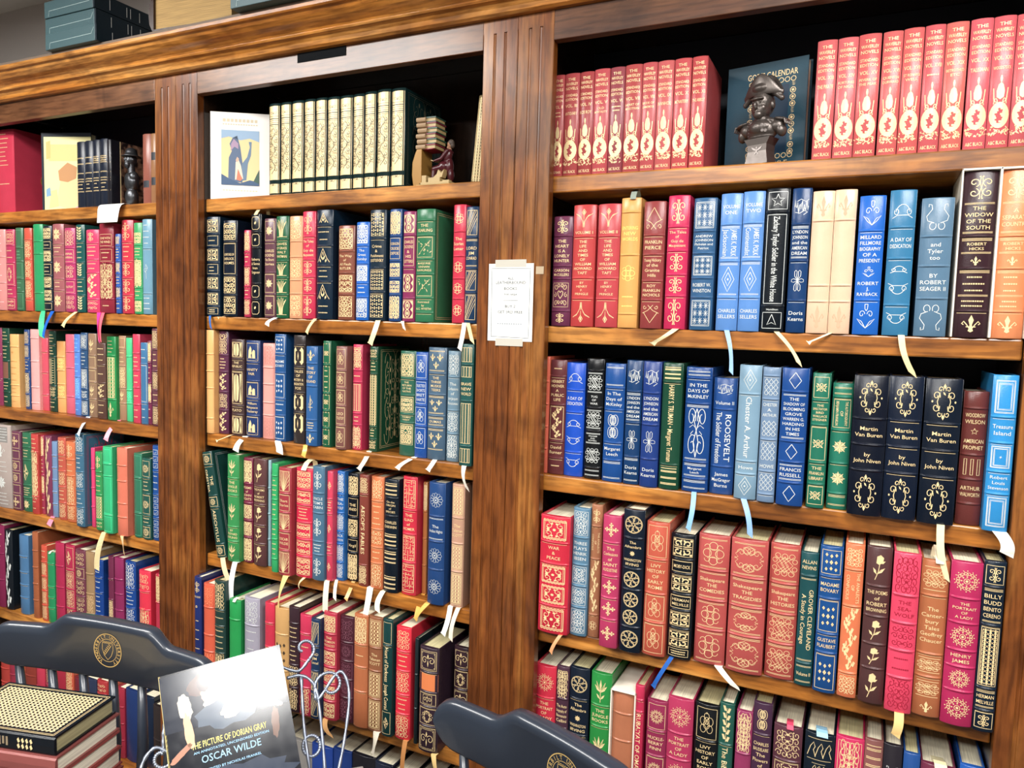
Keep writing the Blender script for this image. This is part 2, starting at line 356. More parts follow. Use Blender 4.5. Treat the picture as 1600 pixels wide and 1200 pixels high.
    if n == 'tulip':
        return mx([leaf(.02, -.2, .75, .35, .13), S([(0, -.1), (.35, .1), (.55, .65), (.3, .3), (0, -.1)], 1), leaf(.02, -.75, .5, -.35, .1)])+[leaf(0, -.1, 0, .85, .14), S([(0, -1), (0, 0)], 1.2)]
    if n in ('tulipl', 'tulipi'):
        L = mx([S([(.06, -.95), (.12, -.3), (.4, .15), (.95, .5), (.5, .3), (.25, -.05)], 1), S([(.03, .45), (.22, .65), (0, .95)], 1), S([(0, .3), (.22, .65)], 1)])+[leaf(0, -.95, 0, -.1, .05), leaf(0, .45, 0, .85, .1), S([(0, -.1), (0, .35)], .8)]
        return L if n == 'tulipl' else [(k, [(x, -y) for x, y in p], w) for k, p, w in L]
    if n == 'rose':
        return [S([(-.35, -.95), (-.05, -.3), (.05, .35)], 1.2), leaf(-.15, -.5, .6, 0, .12), leaf(-.2, -.55, -.6, -.05, .12), P([(-.3, .3), (.0, .2), (.35, .4), (.42, .75), (.1, .95), (-.25, .8)]), leaf(.1, .3, .6, .5, .1)]
    if n == 'grass':
        L = []
        for x0, x1, l in ((-.1, -.9, .7), (-.25, -.55, .95), (-.1, -.25, .8), (0, .12, .98), (.1, .45, .9), (.15, .9, .75), (.3, .65, .6), (-.3, -.8, .4)): L.append(S([(x0, -.95), ((x0*1.6+x1*.4)/2, -.2), (x1, l)], 1.7))
        return L+[S([(-1, -.98), (1, -.98)], 1.2)]
    if n == 'tri': return mx([S([(0, .95), (.3, .3), (.55, -.3), (.9, -.85)], 1.4), leaf(.0, -.6, .3, .0, .12), leaf(.35, -.9, .5, -.4, .12), S([(0, .5), (.2, -.1)], 1.2)])
    if n == 'fleur': return fleur1()
    if n == 'fleur3': return shift(fleur1(), -.52, .42, .48)+shift(fleur1(), .52, .42, .48)+shift(fleur1(), 0, -.48, .48)
    if n == 'lily': return [S([(.1, -.95), (0, 0), (0, .3)], 1), S([(0, .8), (.45, .35), (.2, .05), (-.3, -.1), (-.5, .25), (-.1, .35), (0, .8)], .9), S([(-.5, .25), (-.3, -.1), (.1, -.2)], .8), S([(.45, .35), (0, .3)], .8)]
    if n == 'star5': return [S([(r*cos(radians(90+36*i)), r*sin(radians(90+36*i))) for i, r in enumerate([.95, .4]*5+[.95])], 1)]
    if n == 'star8': return [leaf(0, 0, .95*cos(radians(a)), .95*sin(radians(a)), .16) for a in range(0, 360, 45)]+[disc(.62*cos(radians(a+22)), .62*sin(radians(a+22)), .09, 5) for a in range(0, 360, 45)]
    if n == 'arrow': return [S([(0, .95), (.6, -.7), (0, -.35), (-.6, -.7), (0, .95)], 1)]
    if n == 'loops': return my(mx([S([(0, 0), (.4, .45), (.42, .85), (.25, .98), (.08, .85), (.12, .45), (.0, .0)], .9)]))+mx([S([(0, 0), (.5, .2), (.8, .1), (.8, -.1), (.5, -.15), (0, 0)], .8)])
    if n == 'loops2': return my(mx([S(arc(.3, .5, .33, 0, 360, 14, .45), 1), S(arc(.22, .5, .18, 0, 360, 12, .3), .8), S(arc(.05, .5, .28, 0, 360, 12, .4), .8)]))
    if n == 'cypher':
        return mx([S(curl(.5, .62, .42, 200, -470, 22, .3), 1.3), S(curl(.38, -.52, .46, 120, -430, 22, .3), 1.3), S([(0, .98), (.28, .55), (.0, .1), (-.25, -.4), (0, -.98)], 1.4), S([(.7, .2), (.35, .32), (.05, .2)], 1), S([(.45, -.1), (.55, -.05), (.3, .08)], 1)])
    if n == 'scrib': return [S([(-.9+.09*i, .45*sin(i*1.9)+.25*sin(i*.8)) for i in range(21)], 1), S([(-.8, -.5), (-.2, -.6), (.4, -.35), (.8, -.5), (.3, -.75)], 1), S([(-.6, .5), (-.1, .7), (.6, .45), (.9, .7)], 1)]
    if n == 'dots':
        L = []
        for x, y, r in ((0, 0, .2), (-.62, .72, .16), (.62, .72, .16), (-.62, -.72, .16), (.62, -.72, .16), (-.6, 0, .17), (.6, 0, .17), (0, .62, .17), (0, -.62, .17)):
            for a in (0, 90, 180, 270): L.append(disc(x+r*.6*cos(radians(a)), y+r*.6*sin(radians(a)), r*.52, 6))
        return L
    if n == 'sword': return [P([(0, 1), (.12, .3), (.05, -.5), (-.05, -.5), (-.1, .3)]), S([(-.5, -.5), (.5, -.5)], 1.4), S([(0, -.5), (0, -.95)], 1.6), S([(.15, .5), (.5, .1), (.15, -.2), (-.4, -.3), (-.3, 0)], 1)]
    if n == 'ring': return [S(arc(x, y, .34, 0, 360, 14), 1.1) for x, y in ((0, .62), (0, -.62), (.5, .0), (-.5, 0))]+my(mx([S(curl(.45, .5, .3, 0, 300, 10), 1)]))+[S(box(.3, .35), 1)]
    if n == 'oct': return [S([(-.6, -1), (.6, -1), (.9, -.7), (.9, .7), (.6, 1), (-.6, 1), (-.9, .7), (-.9, -.7), (-.6, -1)], 1.1), disc(0, 0, .2), leaf(.3, 0, .0, .3, .1)]
    if n == 'hourg': return [S(box(1, 1), 1.3), S(arc(0, .45, .42, 0, 360, 14), 2.2), S(arc(0, -.45, .42, 0, 360, 14), 2.2)]+mx([P([(.95, .95), (.5, .95), (.95, .5)]), P([(.95, -.95), (.5, -.95), (.95, -.5)]), P([(.95, .3), (.6, 0), (.95, -.3)])])+[disc(0, .45, .22), disc(0, -.45, .22)]
    if n == 'triA': return [S([(-.8, -.1), (0, .85), (.8, -.1)], 1.1), S([(-.95, -.05), (-.3, -.3), (.3, -.8)], 1), S([(.95, -.05), (.3, -.3), (-.3, -.8)], 1), S(curl(.7, -.62, .22, 180, -360, 10)), S(curl(-.7, -.62, .22, 0, 360, 10))]
    if n == 'triB': return [(k, [(x, -y) for x, y in p], w) for k, p, w in orn('triA', 1, 1)]
    if n == 'heartf': return my([])+mx([S([(0, -.3), (.3, .0), (.35, .25), (.18, .35), (0, .2)], 1.2), S(curl(.6, .7, .28, 180, 400, 12)), S(curl(.6, -.7, .28, 180, -400, 12)), S(curl(.72, 0, .22, 90, 380, 10)), S(curl(.22, .75, .2, 0, 380, 10)), S(curl(.22, -.65, .2, 0, 380, 10))])+[S(box(1, 1), .7)]
    if n == 'vase': return mx([S([(.15, .95), (.12, .6), (.0, .45)], 1), S(curl(.4, .2, .3, 180, -380, 14), 1), S([(0, -.85), (.4, -.35), (.85, -.15), (.45, -.55), (0, -.85)], 1), S([(.15, .95), (0, .95)], 1)])
    if n in ('cap', 'capi'):
        L = [S(arc(0, -.35, .68, 15, 165, 18), 1.1)]+mx([S(arc(.6, -.18, .2, 60, 400, 12), 1), S([(0, -.42), (.5, -.42), (.95, -.62)], 1)])
        return L if n == 'cap' else [(k, [(x, -y) for x, y in p], w) for k, p, w in L]
    if n in ('lyre', 'lyrei'):
        L = mx([S([(.1, -.4)]+curl(.35, -.55, .27, 150, 330, 12, .8)+[(.75, -.2), (.85, .1), (.45, .55), (.5, .85), (.72, .9), (.72, .72)], 1.1)])
        return L if n == 'lyre' else [(k, [(x, -y) for x, y in p], w) for k, p, w in L]
    if n == 'ovalw':
        L = mx([S(curl(.52, .32, .26, 200, -400, 12), 1.2), S(curl(.52, -.32, .26, 160, 400, 12), 1.2), S(curl(.26, .68, .18, 200, -380, 10), 1.2), S(curl(.26, -.68, .18, 160, 380, 10), 1.2), S([(.3, .5), (.45, 0), (.3, -.5)], 1.3), disc(.78, 0, .07, 5)])
        return L+[leaf(0, .7, 0, 1.0, .1), leaf(0, -.7, 0, -1.0, .1), disc(0, .82, .09), disc(0, -.82, .09), leaf(-.1, .55, .1, .35, .06)]
    if n == 'flor1': return [S(arc(x, y, .24, 0, 360, 8), 1.5) for x, y in ((0, .45), (.45, .0), (-.45, 0), (0, -.45))]+mx([leaf(.3, .3, .85, .7, .14), leaf(.3, -.3, .85, -.7, .14), disc(.8, .2, .1, 6)])+[disc(0, 0, .14)]
    if n == 'hex':
        L = []
        for j in range(3):
            for i in range(3):
                x = -.66+.66*i; y = -.66+.66*j; L.append(S(arc(x, y, .27, 0, 360, 6), .9)); L.append(S([(x+.27, y), (x+.39, y)], .9)); L.append(S([(x, y+.25), (x, y+.4)], .9))
        return L
    if n == 'cc': return mx([S(curl(.52, 0, .46, 150, -420, 20, .25), 1.3), disc(.9, .85, .06, 5), disc(.9, -.85, .06, 5)])+[leaf(0, .2, 0, .8, .12), leaf(0, -.8, 0, .1, .08), S(box(1, 1), .8)]
    if n == 'waves':
        L = [S([(-1, .95), (1, .95)], .8), S([(-1, -.95), (1, -.95)], .8)]
        for i in range(3): L.append(S([(-1+i*.66, -.7), (-.75+i*.66, .2), (-.5+i*.66, .6), (-.36+i*.66, .2), (-.5+i*.66, -.1), (-.3+i*.66, -.7)], 1.2))
        return L
    return []

# ---------------- the spine surface and the tooling laid on it
class Spine:
    """front surface of a rounded spine: y as a function of the place across (u) and up (z)"""
    def __init__(s, w, h, bands, flat=False):
        s.w, s.h, s.bands = w, h, bands; s.b = .0012 if flat else min(.0065, w*.13)
    def y(s, u, z):
        t = min(1, abs(2*u/s.w)); y = s.b*t*t+(.0012*max(0, (t-.86)/.14)**2)
        for zb in s.bands:
            d = abs(z-zb)
            if d < .0024: y -= .0024*cos(d/.0024*pi/2)*(1-t**6)
        e = min(z, s.h-z)
        if e < .002: y += (.002-e)*.6
        return y
def stroke(mb, sp, pts, wd, m, off=.0004):
    # a ribbon of width wd along pts (u, z) lying on the surface sp
    q = [pts[0]]
    for a, b in zip(pts, pts[1:]):
        l = hypot(b[0]-a[0], b[1]-a[1]); n = max(1, int(l/.007))
        for i in range(1, n+1): q.append((a[0]+(b[0]-a[0])*i/n, a[1]+(b[1]-a[1])*i/n))
    n = len(q); base = len(mb.v); mi = mb.mi(m)
    for i, (u, z) in enumerate(q):
        a = q[max(0, i-1)]; b = q[min(n-1, i+1)]; dx, dz = b[0]-a[0], b[1]-a[1]; l = hypot(dx, dz) or 1
        nx, nz = -dz/l*wd/2, dx/l*wd/2
        for sg in (1, -1):
            uu, zz = u+sg*nx, z+sg*nz; mb.v.append((uu, sp.y(uu, zz)-off, zz))
    for i in range(n-1):
        k = base+2*i; mb.f.append((k, k+1, k+3, k+2)); mb.m.append(mi)
def fillp(mb, sp, pts, m, off=.0004):
    n = len(mb.v)
    mb.v += [(u, sp.y(u, z)-off, z) for u, z in pts]; mb.f.append(tuple(range(n, n+len(pts)))); mb.m.append(mb.mi(m))
def patch(mb, sp, u0, u1, z0, z1, m, off=.0002):
    for i in range(6):
        a = u0+(u1-u0)*i/6; b = u0+(u1-u0)*(i+1)/6; fillp(mb, sp, [(a, z0), (b, z0), (b, z1), (a, z1)], m, off)
def put_text(mb, sp, body, cu, cz, maxw, hgt, m, vert=False):
    vs, fs, tw = text(body)
    if not vs: return
    sy = hgt/.72; sx = min(sy*1.15, maxw/tw)
    if sx < sy*.5: sy = sx/.5
    n = len(mb.v); mi = mb.mi(m)
    for x, y in vs:
        a, b = x*sx, y*sy
        u, z = (cu+b, cz-a) if vert else (cu+a, cz+b)
        mb.v.append((u, sp.y(u, z)-.00045, z))
    for f in fs: mb.f.append(tuple(n+i for i in f)); mb.m.append(mi)
PATCH = {'B': '7c5444', 'O': 'd87c4c', 'D': '2c3038', 'W': '8c8884', 'K': None}
def panel(mb, sp, tok, z0, z1, g, col, seed, gm):
    hw = sp.w/2*.80; hz = (z1-z0)/2; cz = (z0+z1)/2
    frame = lines = False
    pref = None
    while tok and (tok[0] in '[=' or (len(tok) > 1 and tok[1] == ':' and tok[0] in 'BODWK')):
        if tok[0] == '[': frame = True; tok = tok[1:]
        elif tok[0] == '=': lines = True; tok = tok[1:]
        else: pref = tok[0]; tok = tok[2:]
    mg = min(.0035, hz*.18)
    if pref == 'K': gm = plain('black_tooling', '30241c', .6)
    elif pref:
        patch(mb, sp, -sp.w/2*.97, sp.w/2*.97, z0+.0008, z1-.0008, plain('label_leather', PATCH[pref], .5))
    if lines:
        for zz in (z1-.0028, z1-.0046, z0+.0028, z0+.0046): stroke(mb, sp, [(-hw*1.05, zz), (hw*1.05, zz)], .0007, gm)
        mg = .0065 if hz > .01 else .004
    if frame:
        a, b = hw*1.02, hz-mg*.7
        stroke(mb, sp, [(-a, cz-b), (a, cz-b), (a, cz+b), (-a, cz+b), (-a, cz-b)], .0009, gm); mg += .0022; hw *= .86
    hh = hz-mg
    if hh <= .001 or tok == 'e' or not tok: return
    if tok[0] == 'x' and tok[1:].isdigit():
        n = int(tok[1:]); r = random.Random(seed)      # lettering too small to read: rows of short tooled dashes
        rows = min(n, max(1, int(2*hh/.004)))
        for i in range(rows):
            z = cz+hh-(2*hh)*(i+.5)/rows*1.0; x = -hw*r.uniform(.5, .9); xe = -x
            while x < xe-.001:
                l = r.uniform(.0012, .003); stroke(mb, sp, [(x, z), (min(x+l, xe), z)], min(.0024, hh/rows*.9), gm); x += l+.0009
        return
    if tok.startswith('t:'):
        ls = tok[2:].split('|'); n = len(ls); step = min(2*hh/n, .0112)
        for i, l in enumerate(ls): put_text(mb, sp, l, 0, cz+step*(n-1)/2-step*i, hw*2.0, step*.62, gm)
        return
    if tok.startswith('v:'):
        ls = tok[2:].split('|'); n = len(ls); step = 2*hw/n
        for i, l in enumerate(ls):
            if l: put_text(mb, sp, l, (hw-step*(i+.5)) if n > 1 else 0, cz, 2*hh, min(step*.62, .011), gm, True)
        return
    if tok in ('medal', 'floral'): hw = sp.w/2*(.97 if tok == 'floral' else .93)
    A = hh/hw; fill = tok in FILL
    if tok == 'floral':     # the block is all gilt and the leaves are left in the leather colour
        dk = leather(col); seed %= 97
        patch(mb, sp, -hw*.96, hw*.96, z0+(z1-z0)*.16, z1-.002, gm); patch(mb, sp, -hw*.96, hw*.96, z0+.002, z0+(z1-z0)*.115, gm)
        L = []; Z_ = lambda y: cz+y*hw*.9; r = random.Random(seed)
        for y, w in ((.86, 1), (.80, 2.2), (.75, 1), (.70, 1), (.65, 2.2), (.61, 1)): L.append(S([(-1, y*A), (1, y*A)], w))
        for s_ in (-1, 1): L.append(S([(s_*.99, -.66*A), (s_*.99, .9*A)], 1))
        top, bot = .56*A, -.62*A; n_ = int((top-bot)/.62)
        L.append(S([(.42*sin(k*.55), top-(top-bot)*k/30) for k in range(31)], 1.5))
        for k in range(n_):
            y = top-.25-k*.62; s_ = 1 if k % 2 else -1; x = .25*s_
            L += [leaf(x, y, x-s_*.85, y+.42, .24), leaf(x, y-.2, x+s_*.55, y+.3, .17), S(curl(-s_*.5, y-.28, .3, 90, 330*s_, 9, .3), 1.5), disc(s_*.72, y-.2, .12, 6)]
            L.append(S([(x, y), (x-s_*.7, y+.34)], .6))
        for y in (.93*A, -.92*A): L += [leaf(0, y, .7, y+.22, .18), leaf(0, y, -.7, y+.22, .18), leaf(0, y-.1, 0, y+.3, .14)]
        for k, p, w in L:
            q = [(x*hw*.9, Z_(y)) for x, y in p]
            (stroke(mb, sp, q, .0008*w, dk, .0006) if k == 's' else stroke(mb, sp, q+q[:1], .0006, dk, .0006))
        return
    L = orn(tok, A, seed)
    sx, sz = (hw, hh) if fill else (min(hw, hh*1.15), min(hh, hw*1.5))
    if tok in ('star5', 'wheel6', 'wheel12', 'rosette', 'cross', 'star8', 'flor1', 'celt', 'ring'): sx = sz = min(hw, hh)
    wd = .00095 if min(sx, sz) > .011 else .00075
    for k, p, w in L:
        q = [(x*sx, cz+y*sz) for x, y in p]
        if k == 's': stroke(mb, sp, q, wd*w, gm)
        else: fillp(mb, sp, q, gm)
def layout_parts(lay):
    out = []
    for i, seg in enumerate(lay.split('/')):
        for j, t in enumerate(seg.split(';')):
            w = 1.0
            if '*' in t: t, w_ = t.rsplit('*', 1); w = float(w_)
            out.append((t, w, i > 0 and j == 0))
    return out
def make_spine(name, w, h, lay, g, col, seed, flat=False):
    pp = layout_parts(lay); tot = sum(w_ for _, w_, _ in pp); H = h-.010
    zs = []; z = h-.005; bands = []
    for t, w_, bd in pp:
        if bd: bands.append(z)
        z1 = z-w_/tot*H; zs.append((t, z1, z)); z = z1
    sp = Spine(w, h, bands, flat); mb = MB(); lm = leather(col); gm = gilt(g, col)
    zl = {0, .0007, .002, h-.002, h-.0007, h}
    for b in bands:
        for d in (-.0026, -.0024, -.0018, -.0011, -.0004, .0004, .0011, .0018, .0024, .0026): zl.add(b+d)
    zl = sorted(zl); us = [-1, -.95, -.86, -.65, -.4, -.15, .15, .4, .65, .86, .95, 1]; nu = len(us); mi = mb.mi(lm)
    for z in zl:
        for t in us: u = t*w/2; mb.v.append((u, sp.y(u, z), z))
    for j in range(len(zl)-1):
        for i in range(nu-1):
            a = j*nu+i; mb.f.append((a, a+1, a+nu+1, a+nu)); mb.m.append(mi)
    yb = sp.b+.0055
    n = len(mb.v); nz = len(zl)
    mb.v += [(-w/2, yb, 0), (w/2, yb, 0), (-w/2, yb, h), (w/2, yb, h)]
    yi = sp.b+.0032
    mb.f += [tuple(range(nu-1, -1, -1))+(n, n+1), tuple((nz-1)*nu+i for i in range(nu))+(n+3, n+2),
             tuple(j*nu for j in range(nz-1, -1, -1))+(n, n+2)[::1], tuple(j*nu+nu-1 for j in range(nz))+(n+3, n+1), (n+1, n, n+2, n+3)]
    mb.m += [mi]*5
    ns = len(mb.f)
    for i, (t, z0, z1) in enumerate(zs):
        bl = .0026 if any(abs(z1-b) < 1e-6 for b in bands) else 0; b0 = .0026 if any(abs(z0-b) < 1e-6 for b in bands) else 0
        panel(mb, sp, t, z0+b0, z1-bl, g, col, seed*13+i, gm)
        if bl and g != 'd' and seed % 3:      # thin gilt line along the band
            stroke(mb, sp, [(-w*.42, z1-.0036), (w*.42, z1-.0036)], .0006, gm)
    o = mb.build(name); return o, sp, ns
def smooth_first(o, n):
    me = o.data
    for i, p in enumerate(me.polygons):
        p.use_smooth = i < n and len(p.vertices) == 4
def make_book(x, y, z, w, h, lay, g, col, label, group, seed, lean=0, d=.155, page=None, slip=False, side=None, cat='book', name='leather_book'):
    d = d*(.94+.12*((seed*37) % 10)/10)
    root = empty(name, (x, y, z), (0, radians(lean), 0), label, cat, group)
    so, sp, ns = make_spine('spine', w, h, lay, g, col, seed)
    smooth_first(so, ns); so.parent = root
    m = leather(col); mb = MB(); t = min(.003, w*.12); y0 = sp.b+.0008
    for s_ in (-1, 1):
        xa, xb = sorted((s_*w/2, s_*(w/2-t))); mb.box(xa, xb, y0+.0048, d, 0, h, m)
    if side: side(mb, w, d, h)
    co = mb.build('cover', root)
    mb = MB(); a = w/2-t-.0002; z1 = h-.0045
    # text block: back edge hollow like a real fore-edge
    mb.prism([(-a, y0+.005), (a, y0+.005), (a, d-.003), (a*.5, d-.006), (0, d-.007), (-a*.5, d-.006), (-a, d-.003)], .003, z1, page or PAGE, 'z')
    mb.build('page_block', root)
    if slip:
        sm = plain('slipcase_card', 'f4ecdc', .45); mb = MB(); e = .0035; f = -.004
        for s_ in (-1, 1):
            xa, xb = sorted((s_*(w/2+.0008), s_*(w/2+e))); mb.box(xa, xb, f, d+.004, .0008, h+.0045, sm)
        mb.box(-w/2-e, w/2+e, f, d+.004, h+.001, h+.0045, sm); mb.box(-w/2-.0007, w/2+.0007, d+.001, d+.004, 0, h+.001, sm)
        bevel(mb.build('slipcase', root), .0008)
    return root

